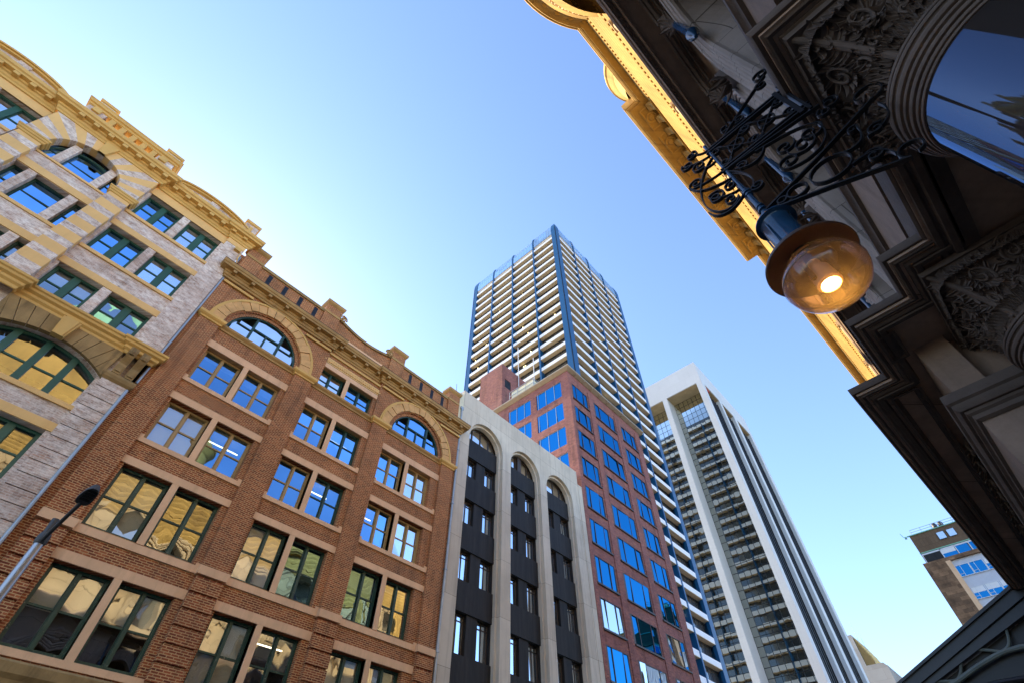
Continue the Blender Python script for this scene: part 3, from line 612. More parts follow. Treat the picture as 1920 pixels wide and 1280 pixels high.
# ------------------------------------------------------------------ concrete building with three tall arched recesses
def arched_building():
    B=thing('arched_building','pale concrete building with three tall arched recesses of black panels','building',(21.4,18))
    cs=[17.62,21.42,25.13]; hw=1.51
    m=MB(); m.wall(15.34,27.52,-EYE,23.06,18,[(c-hw,c+hw,-EYE,19.83+.0,1.5) for c in cs],.56,nseg=36)
    m.box(15.34,27.52,18.0,18.4,23.06,23.062); m.box(15.34,27.52,18.56,28,22.5,22.6); m.box(15.34,15.5,18.002,28,19.9,23.05); m.box(27.36,27.5,18.002,28,-EYE,23.05); m.box(15.36,27.5,27.9,28,-EYE,22.5)
    m.box(15.34,27.52,18.3,18.6,22.0,23.05)
    m.box(27.52,28.0,17.97,18.4,-EYE,21.9)
    m.build('wall','concrete',B)
    rib=MB()
    for c in cs: rib.ring(c,19.83,1.36,1.5,18.22,18.5,n=32); rib.box(c+1.36,c+1.5,18.22,18.5,-EYE,19.83); rib.box(c-1.5,c-1.36,18.22,18.5,-EYE,19.83)
    rib.build('recess_rib','concrete',B)
    zz=[19.92,18.56,17.24,15.72,14.24,12.75,11.2,9.72,7.95,6.4,4.5,2.9,1.0]; k=1.0
    sp=[(18.56,19.92),(15.72,17.22),(12.76,14.24),(9.73,11.2),(6.35,7.95),(2.9,4.55)]
    op=[(17.24,18.55),(14.26,15.71),(11.22,12.75),(7.97,9.72),(4.57,6.33)]
    for c in cs:
        p=MB(); xl,xr=c-1.37,c+1.37; H=[]
        for a,b in op: H+=[(c-1.3,c-.32,a,b),(c+.42,c+1.3,a,b)]
        p.wall(xl,xr,2.9,19.92,18.48,H,.22); p.build('panel_infill','black_panel',B)
        for a,b in sp:
            q=MB(); q.box(xl+.01,xr-.01,18.40,18.478,a+.02,b); q.build('spandrel_panel','black_panel',B)
        for (x0,x1,a,b) in H:
            fm='frame_bronze'; F=MB(); y=18.66; e=.05
            F.box(x0,x0+e,y,y+.06,a,b); F.box(x1-e,x1,y,y+.06,a,b); F.box(x0,x1,y,y+.06,b-e,b); F.box(x0,x1,y,y+.06,a,a+e); xm=x0+(x1-x0)*.5; F.box(xm-.03,xm+.03,y,y+.06,a,b); F.box(x0,x1,y,y+.05,b-.32,b-.28)
            F=F.build('window',fm,B); g=MB(); g.pane(x0+e,xm-.03,a+e,b-e,y+.03); g.pane(xm+.03,x1-e,a+e,b-e,y+.03); g.build('pane','window_glass',F,smooth='all')
            if random.random()<.85:
                bl=MB(); bl.box(x0+.06,x1-.06,y+.1,y+.11,b-(b-a)*random.choice([.98,.98,.6,.98]),b-e); bl.build('blind',random.choice(['blind_cream','blind_white','blind_cream']),F)
        f=MB(); y=18.62; r=1.36; f.ring(c,19.83,1.28,1.37,y,y+.07,n=28)
        for x in ((-.75,0,.75) if c!=cs[1] else (-.35,.1,.8)): f.box(c+x-.04,c+x+.04,y-.01,y+.07,19.92,19.83+math.sqrt(1.3**2-x*x))
        if c==cs[1]: f.box(c-.3,c+.05,y-.15,y+.07,19.92,21.1)
        F=f.build('arch_window','frame_bronze',B); g=MB()
        for a,b in ((-1.3,-.79),(-.71,-.04),(.04,.71),(.79,1.3)): g.pane(c+a,c+b,19.92,19.83+math.sqrt(max(.02,1.3**2-min(abs(a),abs(b))**2)),y+.04)
        g.build('pane','window_glass_clear',F,smooth='all')
        b=MB(); b.prism([(c+1.25*math.cos(PI*i/14),19.85+1.25*math.sin(PI*i/14)) for i in range(15)],'y',y+.3,y+.31); b.build('blind','blind_cream',F)
    interior(B,15.6,27.3,19.0,22,[2.9,6.4,9.8,12.8,15.8,18.7,21.8])
    w=MB(); w.tube([(15.18,17.9,21.2),(15.18,17.9,-EYE)],.055); w.box(15.08,15.3,17.86,18.0,21.2,21.4)
    for z in (18,14.5,11,7.5,4): w.box(15.1,15.26,17.83,18.0,z,z+.05)
    w.build('drainpipe','zinc_pipe',B,smooth=True)
    w=MB(); w.box(14.98,15.33,17.97,18.3,19.9,22.6); w.build('side_flashing','canopy_cream',B)
    w=MB(); w.tube([(15.0,18.4,22.4),(14.9,18.4,23.6)],.015); w.build('roof_antenna','iron_dark',B)
arched_building()
# ------------------------------------------------------------------ red brick office block with blue windows
def red_office():
    B=thing('office_building','red brick office block with blue tinted windows in a grid of square openings','building',(34.3,18))
    X0,X1,Y1,ZT=28.0,40.7,30.0,35.15
    cols=[(28.42,31.0),(32.15,35.6),(36.85,39.45)]; cols=[(28.45,31.05),(32.08,35.66),(36.8,39.55)]; rows=[(31.68-2.815*k,33.70-2.815*k) for k in range(12)]
    ly=[(18.88,21.95),(22.7,25.66),(26.6,29.4)]; lrows=[(32.15-2.8*k,34.15-2.8*k) for k in range(6)]
    m=MB(); m.wall(X0,X1,-EYE,ZT,18,[(a,b,c,d) for a,b in cols for c,d in rows],.55)
    m.wall(18,Y1,-EYE,ZT,X0,[(a,b,c,d) for a,b in ly for c,d in lrows],.5,axis='x')
    m.box(X1-.02,X1,18.002,Y1,-EYE,ZT); m.box(X0,X1,Y1-.02,Y1,-EYE,ZT); m.box(X0+.01,X1-.01,18.01,Y1-.01,ZT-.3,ZT-.2)
    m.build('wall','brick_pink',B)
    p=MB()
    for a,b in ((28.0,28.6),(31.0,32.15),(35.6,36.85),(39.45,40.7)):
        p.box(a+.18 if a>28.1 else a,b-.18 if b<40.6 else b,17.93,18,-EYE,34.3)
    p.build('brick_pier','brick_pink',B)
    for a,b in cols:
        for c,d in rows:
            y=18.03; F=MB(); F.box(a,b,17.88,y,c,c+.11); F.box(a,b,18.0,18.2,d-.03,d); F.box(a,a+.24,y-.02,y+.1,c,d); F.box(b-.10,b,y-.02,y+.1,c,d)
            n=3; w=(b-a-.34)
            xs=[a+.24, a+.24+w*.22, a+.24+w*.75, b-.10]
            for x in xs[1:3]: F.box(x-.03,x+.03,y-.03,y+.03,c+.11,d)
            F=F.build('window','frame_bronze',B); g=MB()
            for x0,x1 in zip(xs,xs[1:]): g.pane(x0,x1,c+.11,d-.03,y+.01,.003,.02)
            g.build('pane','blue_glass' if c>14 else 'dark_glass' if random.random()<.75 else 'blue_glass',F,smooth='all')
    for a,b in ly:
        for c,d in lrows:
            x=X0+.06; F=MB(); 
            ys=[a,a+(b-a)*.28,a+(b-a)*.62,b-.2,b]
            for q in ys[1:4]: F.box(x-.04,x+.02,q-.03,q+.03,c,d)
            F.box(x-.02,x+.03,a,b,d-.06,d); F.box(x-.02,x+.03,a,b,c,c+.05); F.box(x-.0,x+.3,a,a+.04,c,d)
            F=F.build('window','frame_grey',B); g=MB()
            for p,q in zip(ys,ys[1:]): g.pane(p,q,c+.05,d-.06,x+.01,.003,.02,axis='x')
            g.build('pane','blue_glass',F,smooth='all')
    r=MB(); r.sweep([(X1+.1,Y1),(X1+.1,18),(X0,18),(X0,Y1)],[(0,35.0),(.06,35.0),(.42,35.16),(.45,35.2),(.45,35.3),(.4,35.34),(0,35.5)])
    r.box(X0,X1,18,Y1,35.42,35.5)
    k=29.0
    while k<40.6: r.box(k,k+.06,17.62,18.0,35.0,35.12); k+=1.35
    r.build('roof','roof_metal',B)
    p=MB(); p.wall(28.03,34,35.5,42.4,26.7,[(28.5,29.5,39.0,40.3)],.15); p.box(28.03,28.05,26.7,30.2,34,42.4); p.box(34,34.02,26.7,30.2,35.5,42.4); p.box(28.03,34,30.18,30.2,34,42.4); p.box(28.05,34,26.71,30.18,42.2,42.3); p.build('penthouse','brick_pink',B)
    v=MB()
    for i in range(12): v.box(28.52,29.48,26.74,26.8,39.03+i*.105,39.08+i*.105)
    v.box(28.5,29.5,26.84,26.86,39,40.3); v.build('louvre','iron_dark',B)
    c=MB(); arc=[(28.2+2.6*math.sin(R(a)),35.5+1.5*math.cos(R(a))) for a in range(0,91,9)]; c.prism([(28.2,35.4)]+arc[::1]+[(30.8,35.4)],'y',22.4,25.4); c.build('barrel_canopy','canopy_cream',B,smooth=True)
    h=MB()
    for z in (36.4,37.0): h.tube([(28.1,25.6,z),(28.1,22.3,z),(31.5,22.3,z)],.035)
    for y in (25.6,24.5,23.4,22.3): h.tube([(28.1,y,35.4),(28.1,y,37.0)],.03)
    h.build('handrail','frame_grey',B)
    for x,z0,z1 in ((30.76,40.6,47.5),(33.75,42.2,48.1)):
        q=MB(); q.tube([(x,26.6,z0),(x,26.6,z1)],.05); q.build('flagpole','frame_white',B)
red_office()

# ------------------------------------------------------------------ tall tower with blue fins and pale balcony bands
def finned_tower():
    B=thing('finned_tower','tall tower with bright blue vertical fins, pale stacked floor bands and curved glass crown','skyscraper',(63,43.5))
    X0,X1,Y0,Y1=49.9,76.0,30.6,57.2; ZT=115.4; st=3.04; ztop=108.4
    fx=[50.3,56.35,62.9,69.55,75.9]; fy=[30.9,37.1,44.0,50.75,56.9]
    core=MB(); core.box(X0+.2,X1-.2,Y0+.2,Y1-.2,-EYE,110); core.build('glazing','tower_window',B)
    cl=MB()
    for k in range(37):
        z=ztop-st*k
        cl.box(X0+.05,X1-.05,Y0+.05,Y1-.05,z-1.0,z-.35)
    cl.build('floor_slab','iron_dark',B)
    tall=MB(); n=0
    mul=MB()
    for a,b in zip(fx,fx[1:]):
        k=1
        while a+k*1.1<b: mul.box(a+k*1.1-.03,a+k*1.1+.03,Y0+.14,Y0+.22,20,109.5); k+=1
    for a,b in zip(fy,fy[1:]):
        k=1
        while a+k*1.1<b: mul.box(X0+.14,X0+.22,a+k*1.1-.03,a+k*1.1+.03,20,109.5); k+=1
    mul.build('mullion','iron_dark',B)
    rest=MB(); rtan=MB()
    for k in range(36):
        z=ztop-st*k
        for face in ('y','x','X'):
            for a,b in zip(fx if face=='y' else fy, fx[1:] if face=='y' else fy[1:]):
                a2,b2=a+.18,b-.18
                own=(face=='y' and k<12) or (face=='x' and k<12)
                m=MB() if own else rest; s=MB() if own else rtan
                if face=='y': m.box(a2,b2,Y0-.80,Y0-.62,z-.80,z); s.box(a2,b2,Y0-.78,Y0+.2,z-.86,z-.802)
                elif face=='x': m.box(X0-.80,X0-.62,a2,b2,z-.80,z); s.box(X0-.78,X0+.2,a2,b2,z-.86,z-.802)
                else: m.box(X1+.62,X1+.80,a2,b2,z-.92,z); s.box(X1-.2,X1+.78,a2,b2,z-.97,z-.922)
                if own:
                    F=m.build('spandrel_band','tower_white',B); s.build('soffit','tower_tan',F)
    R_=rest.build('spandrel_band','tower_white',B); R_['kind']='stuff'; S_=rtan.build('soffit','tower_tan',R_)
    prof=[(.76,-EYE),(.76,111.0),(.77,111.8),(.74,112.7),(.62,113.7),(.40,114.6),(.04,115.25),(-.6,115.6)]
    def fin(x,y,dx,dy,name='fin',prof=prof):
        m=MB(); w=.18
        for (o0,z0),(o1,z1) in zip(prof,prof[1:]):
            P=[]
            for o,z in ((o0,z0),(o1,z1)):
                for q in (-w,w): P.append((x+dx*(o+.12)+ (q if dx==0 else 0), y+dy*(o+.12)+(q if dy==0 else 0), z))
                for q in (w,-w): P.append((x+dx*min(o-.7,-.1)+(q if dx==0 else 0), y+dy*min(o-.7,-.1)+(q if dy==0 else 0), z))
            V=[m.v(*p) for p in P]
            for i in range(4): m.b.faces.new([V[i],V[(i+1)%4],V[4+(i+1)%4],V[4+i]])
        m.build(name,'tower_blue',B)
    for x in fx[1:-1]: fin(x,Y0,0,-1)
    for y in fy[1:-1]: fin(X0,y,-1,0); fin(X1,y,1,0,prof=[(.76,-EYE),(.76,108.6)])
    for cx,cy,sx,sy in ((X0,Y0,-1,-1),(X1,Y0,1,-1),(X0,Y1,-1,1)):
        m=MB()
        for (o0,z0),(o1,z1) in zip(prof,prof[1:]):
            for (ax,ay,bx,by) in (((0,1,.55,0),(1,0,0,.55))):
                pass
        for ox,oy in ((0,1),(1,0)):
            for (o0,z0),(o1,z1) in zip(prof,prof[1:]):
                P=[]
                for o,z in ((o0,z0),(o1,z1)):
                    e=o+.05
                    if ox==0: q=[(cx+sx*(min(e,.75)),cy+sy*e),(cx-sx*.55,cy+sy*e),(cx-sx*.55,cy+sy*(e-.5)),(cx+sx*(min(e,.75)-.12),cy+sy*(e-.5))]
                    else: q=[(cx+sx*e,cy+sy*(min(e,.75)-.18)),(cx+sx*e,cy-sy*.55),(cx+sx*(e-.5),cy-sy*.55),(cx+sx*(e-.5),cy+sy*(min(e,.75)-.18))]
                    P+=[(x,y,z) for x,y in q]
                V=[m.v(*p) for p in P]
                for i in range(4): m.b.faces.new([V[i],V[(i+1)%4],V[4+(i+1)%4],V[4+i]])
        m.build('corner_fin','tower_blue',B)
        gr=MB(); gr.box(cx+sx*.83,cx+sx*.6,cy+sy*.72,cy+sy*.60,-EYE,112); gr.build('corner_groove','iron_black',B)
    # grey soffit panels and curved glass crown
    cp=[(.74,109.9),(.74,111.2),(.71,112.5),(.60,113.6),(.38,114.5),(.02,115.15),(-.6,115.5)]
    def strip(f,a,b):
        n=7; s=MB(); g=MB(); fr=MB()
        for i in range(n):
            u0,u1=a+(b-a)*i/n+.03,a+(b-a)*(i+1)/n-.03
            for (o0,z0),(o1,z1) in zip(cp,cp[1:]): g.face([f(u0,o0,z0+.03),f(u1,o0,z0+.03),f(u1,o1,z1-.03),f(u0,o1,z1-.03)])
            s.face([f(u0,.72,109.85),f(u1,.72,109.85),f(u1,-.35,109.05),f(u0,-.35,109.05)])
            for (o0,z0),(o1,z1) in zip(cp,cp[1:]): fr.face([f(u1,o0-.03,z0),f(u1+.06,o0-.03,z0),f(u1+.06,o1-.03,z1),f(u1,o1-.03,z1)])
        for o,z in cp: fr.face([f(a,o-.03,z-.05),f(b,o-.03,z-.05),f(b,o-.03,z+.05),f(a,o-.03,z+.05)])
        fr.face([f(a,.73,109.8),f(b,.73,109.8),f(b,.73,109.95),f(a,.73,109.95)])
        F=fr.build('crown_frame','tower_blue',B); g.build('crown_glass','crown_glass',F); s.build('crown_soffit','blind_white',F)
    for a,b in zip(fx,fx[1:]): strip(lambda u,o,z:(u,Y0-o,z),a+.27,b-.27)
    for a,b in zip(fy,fy[1:]): strip(lambda u,o,z:(X0-o,u,z),a+.27,b-.27)
    t=MB(); t.box(X0+1.5,X1-3,Y0+1.5,Y1-1.5,109,115.2) if False else t.box(X0+1.5,X1-1,Y0+1.5,Y1-1.5,108.9,110.6); t.box(X0+1.0,X1-7,Y0+1.0,Y1-1.0,110.6,114.6); t.build('roof','white_concrete',B)
    # lit ceiling lamps seen in the window strips
    rnd=random.Random(5); t=MB()
    for i in range(70):
        k=rnd.randint(4,27); z=ztop-st*k-1.12
        if rnd.random()<.8: y=rnd.uniform(31.5,56); t.box(X0+.12,X0+.19,y,y+.16,z-.28,z-.12)
        else: x=rnd.uniform(51,75); t.box(x,x+.16,Y0+.12,Y0+.19,z-.28,z-.12)
    t.build('ceiling_light','dot_warm',B)['kind']='stuff'
finned_tower()

# ------------------------------------------------------------------ white framed glass tower on the street
def white_tower():
    B=thing('framed_tower','tower of smooth white piers framing tall dark mirror glass under a blank parapet','skyscraper',(118,33))
    X0,X1,Y0,Y1,ZT,ZB=102.1,134.3,24.0,48.0,101.5,94.2
    yb=[(25.45,34.4),(35.75,46.4)]; xb=[(104.1,112.5),(114.1,121.3),(123.4,132.1)]
    m=MB(); m.wall(Y0,Y1,-EYE,ZT,X0,[(a,b,-EYE,ZB) for a,b in yb],4.2,axis='x'); m.wall(X0,X1,-EYE,ZT,Y0,[(a,b,-EYE,ZB) for a,b in xb],1.6)
    m.box(X1-.05,X1,Y0,Y1,-EYE,ZT); m.box(X0,X1,Y1-.05,Y1,-EYE,ZT); m.box(X0+.02,X1-.02,Y0+.02,Y1-.02,ZT-.5,ZT-.45)
    m.build('concrete_frame','white_concrete',B)
    s=MB()
    for a,b in yb: s.box(X0+.3,X0+4.2,a+.01,b-.01,ZB-.05,ZB-.01)
    for a,b in xb: s.box(a+.01,b-.01,Y0+.25,Y0+1.6,ZB-.05,ZB-.01)
    s.build('recess_soffit','soffit_tan',B)
    ch,cw=1.68,1.29; rnd=random.Random(11)
    for a,b in yb:
        x=X0+4.1; g=MB(); f=MB(); n=round((b-a)/cw); w=(b-a)/n; z=ZB-.05; 
        while z>4:
            for i in range(n): g.pane(a+i*w+.04,a+(i+1)*w-.04,z-ch+.04,z-.04,x,rnd.choice((.0014,.0018,.0022,.0008)),.0006,n=4,axis='x')
            f.box(x-.03,x+.05,a,b,z-.04,z+.04); z-=ch
        for i in range(n+1): f.box(x-.06,x+.05,a+i*w-.04,a+i*w+.04,2,ZB-.05)
        F=f.build('curtain_wall','iron_black',B); g.build('pane','curtain_glass',F,smooth='all')
    for a,b in xb:
        y=Y0+1.3; g=MB(); f=MB(); n=6; w=(b-a)/n; z=ZB-1.2
        while z>4:
            for i in range(n): g.pane(a+i*w,a+(i+1)*w,z-3.3,z,y,.004,.0015,n=3)
            f.box(a,b,y-.05,y+.05,z-.2,z+.2); z-=3.3
        for i in range(n+1): f.box(a+i*w-.16,a+i*w+.16,y-.55,y+.05,2,ZB-1.2)
        F=f.build('curtain_wall','iron_black',B); g.build('pane','dark_glass',F,smooth='all')
    r=MB(); r.box(104.6,107.2,24.3,25.0,93.5,94.1); r.build('maintenance_cradle','red_cloth',B)
white_tower()

# ------------------------------------------------------------------ far buildings
def far_grey():
    B=thing('grey_building','far grey concrete block with yellow louvres and stepped roofline beside the white tower','building',(154,23))
    m=MB(); m.prism([(25.9+3,-EYE),(25.9+3,45.4),(26.0,45.4),(25.87,38.9),(22.35,38.86),(22.0,38.4),(22.0,-EYE)],'x',150,163); m.build('wall','grey_stone',B)
    y=MB(); y.prism([(25.86,38.9),(25.9,44.9),(25.5,44.3),(25.2,43.4),(24.95,43.1),(24.7,42.1),(24.5,41.9),(24.2,40.9),(23.95,40.6),(23.85,38.9)],'x',150.4,162); y.build('louvred_plant_room','yellow_panel',B)
    f=MB()
    for i in range(14): f.box(150.28,150.5,25.75-i*.145,25.80-i*.145,38.9,44.6-i*.38)
    f.build('louvre','frame_tan',B)
    for yy,z in ((25.4,48.6),(24.6,46.2)):
        a=MB(); a.tube([(152,yy,39),(152,yy,z)],.03); a.build('antenna','frame_grey',B)
    s=MB()
    for i in range(22): s.box(150+i*.6,150.3+i*.6,21.8,22.0,-EYE,38.3)
    s.build('fin','grey_stone',B)
far_grey()
def brown_tower():
    B=thing('brown_building','brown stone clad building with white ribbed panels and blue windows above the awning','building',(86,-4))
    X=80
    m=MB(); m.box(X+.35,X+12,-12,2.0,29.6,33.3); m.build('upper_wall','brown_panel',B)
    m=MB(); m.wall(-12,2.42,-EYE,29.62,X,[(-12,-.02,-EYE,29.2)],.5,axis='x'); m.box(X+.1,X+12,2.36,2.42,-EYE,29.62); m.box(X+.1,X+12,-12,2.4,29.5,29.58); m.build('stone_wall','mixed_stone',B)
    m=MB(); m.box(X-.03,X+.5,-.40,.12,-EYE,29.2); m.build('stone_jamb','trim_stone',B)
    p=MB(); z=29.2
    p.box(X+.4,X+.5,-12,-.40,-EYE,29.2)
    yy=-12
    while yy<-.45: p.box(X+.34,X+.4,yy,yy+.07,-EYE,29.2); yy+=.16
    p.build('ribbed_panel','panel_white',B)
    for k in range(8):
        z=28.5-2.58*k
        for y0 in (-1.75,-3.2,-4.65,-6.1,-7.55):
            f=MB(); f.box(X+.28,X+.42,y0,y0+1.3,z-1.24,z); F=f.build('window','blue_glass',B)
            q=MB(); q.box(X+.24,X+.285,y0-.07,y0,z-1.3,z+.06); q.box(X+.24,X+.285,y0+1.3,y0+1.37,z-1.3,z+.06); q.box(X+.24,X+.285,y0+.82,y0+.87,z-1.24,z); q.box(X+.24,X+.285,y0,y0+1.3,z-.02,z+.06); q.box(X+.24,X+.285,y0,y0+1.3,z-1.3,z-1.24); q.box(X+.25,X+.285,y0+.87,y0+1.3,z-.98,z-.94); q.build('frame','frame_white',F)
            if k%2==1 or random.random()<.3:
                b=MB(); b.box(X+.262,X+.276,y0+.02,y0+1.28,z-.62,z); b.build('blind','blind_white',F)
    for y0,y1,mt in ((-.05,1.85,'black_panel'),(-1.6,-.15,'blue_glass'),(-3.0,-1.75,'blue_glass'),(-4.5,-3.2,'blue_glass')):
        f=MB(); f.box(X+.28,X+.4,y0,y1,29.72,30.62); F=f.build('clerestory_window',mt,B); q=MB(); q.box(X+.25,X+.3,y0-.1,y1+.1,30.62,30.8); q.box(X+.25,X+.3,y1,y1+.1,29.6,30.62); q.build('frame','frame_white',F)
        if mt!='black_panel' and y0>-2: b=MB(); b.box(X+.27,X+.279,y0,y1,30.15,30.62); b.build('blind','blind_white',F)
    g=MB(); g.box(X+.2,X+.36,-12,2.05,30.85,30.95); g.box(X+.2,X+.36,-12,2.2,33.22,33.32); g.build('green_gutter','copper_green',B)
    for y0 in (-1.62,-2.75):
        f=MB(); f.box(X+.3,X+.36,y0,y0+.78,31.85,32.7); F=f.build('roof_window','roof_glass',B); q=MB(); q.box(X+.27,X+.33,y0-.05,y0,31.8,32.75); q.box(X+.27,X+.33,y0+.78,y0+.83,31.8,32.75); q.box(X+.27,X+.33,y0,y0+.78,31.78,31.85); q.build('frame','iron_dark',F)
    r=MB()
    for z in (33.7,34.0): r.tube([(X+.5,1.6,z),(X+.5,-12,z)],.025)
    for k in range(10): r.tube([(X+.5,1.6-k*1.2,33.3),(X+.5,1.6-k*1.2,34.0)],.025)
    r.build('roof_rail','frame_grey',B)
    for y in (-1.2,-1.9):
        d=MB(); d.lathe(X+1.4,y,[(0,34.35),(.2,34.3),(.3,34.1),(.3,33.6),(.2,33.4),(.2,33.3)],14); d.build('roof_vent','iron_dark',B,smooth=True)
    d=MB(); d.tube([(X+.3,2.05,33.2),(X+.1,2.6,33.25),(X+.1,2.75,33.8)],.04); d.box(X,X+.3,2.3,2.55,33.0,33.2); d.build('roof_antenna','copper_green',B)
brown_tower()
# ------------------------------------------------------------------ sandstone arcade building overhead (own frame, turned a little)
QB=None
def leaf(m,base,d,nrm,L,W,curl=.35,seg=6):
    """one carved blade: folded strip with a raised rib that curls out at its tip"""
    d=Vector(d).normalized(); nrm=Vector(nrm).normalized(); s=d.cross(nrm).normalized(); p=Vector(base); rows=[]
    for i in range(seg+1):
        t=i/seg; w=W*math.sin(PI*min(1,.18+t*.82))**.8*.5; a=curl*PI*t*t; dd=d*math.cos(a)+nrm*math.sin(a); c=p.copy(); up=nrm*math.cos(a)-d*math.sin(a)
        rows.append([m.b.verts.new(c-s*w+up*.0),m.b.verts.new(c-s*w*.5-up*w*.25),m.b.verts.new(c+up*w*.55),m.b.verts.new(c+s*w*.5-up*w*.25),m.b.verts.new(c+s*w)])
        p=p+dd*(L/seg)
    for A,B in zip(rows,rows[1:]):
        for k in range(4): m.b.faces.new([A[k],A[k+1],B[k+1],B[k]])
def scroll(m,c,u,v,r,turns=1.6,th=.03,start=0,n=26,sg=1):
    u=Vector(u);v=Vector(v);c=Vector(c); pts=[];rr=[]
    for i in range(n+1):
        t=i/n; a=start+sg*turns*2*PI*t; q=r*(1-.85*t); pts.append(c+u*q*math.cos(a)+v*q*math.sin(a)); rr.append(th*(1-.45*t))
    m.tube(pts,rr,6)
def bell(cx,cy,th,t):
    cc,ss=math.cos(th),math.sin(th); rs=1/max(abs(cc),abs(ss)); sq=t**.8
    rad=(.47+.02*t)*(1-sq)+sq*(.47+.17*t**2.0)*min(rs,1.33); return Vector((cx+rad*cc,cy+rad*ss,3.26+.62*t))
def carve_face(m,cx,cy,th0,seed):
    """dense acanthus scrolls laid over one face of the bell; a = -1..1 across, t = 0..1 up"""
    rnd=random.Random(seed)
    def P(a,t,h=0.):
        th=th0+math.atan(max(-1.15,min(1.15,a))); t=max(.02,min(1,t)); p=bell(cx,cy,th,t); q=bell(cx,cy,th,max(0,t-.05)); e=bell(cx,cy,th+.05,t)
        n=(e-p).cross(p-q).normalized(); return p+n*h,n
    def spiral(a,t,r,st,sg,turns,th,h):
        pts=[];rr=[]
        for i in range(31):
            k=i/30; q=r*(1-.85*k); an=st+sg*turns*2*PI*k; pts.append(P(a+q*math.cos(an)*1.0,t+q*math.sin(an)*1.05,h)[0]); rr.append(th*(1-.4*k))
        m.tube(pts,rr,6)
    def lf(a,t,an,L,W,curl=.5):
        p,n=P(a,t,.006); q,_=P(a+.1*math.cos(an),t+.1*math.sin(an),.006); d=(q-p)
        if d.length>1e-5: leaf(m,p,d.normalized()+n*.25,n,L,W,curl,5)
    for a,t,r,sg in ((-.62,.66,.24,1),(-.08,.74,.22,-1),(.52,.66,.24,1),(-.34,.34,.20,-1),(.24,.36,.20,1),(.80,.34,.17,-1),(-.86,.34,.15,1)):
        st=rnd.uniform(0,6); spiral(a,t,r*.66,st,sg,1.35,.013,.018)
        for k in range(12): 
            an=st+k*.524; lf(a+r*.5*math.cos(an),t+r*.5*math.sin(an),an+.7*sg,r*.44,r*.19,.6)
        for k in range(6): an=st+k*1.05; lf(a+r*.12*math.cos(an),t+r*.12*math.sin(an),an,r*.16,r*.08)
    for k in range(22):
        a=-.98+k*.0935
        for dq in (-.5,0,.5): lf(a,.95,-PI/2+dq,.11,.036,.6)
        for dq in (-.4,.4): lf(a,.10,PI/2+dq,.12,.045,.5)
    for k in range(40): lf(rnd.uniform(-1,1),rnd.uniform(.15,.9),rnd.uniform(0,6.28),.10,.05,.5)
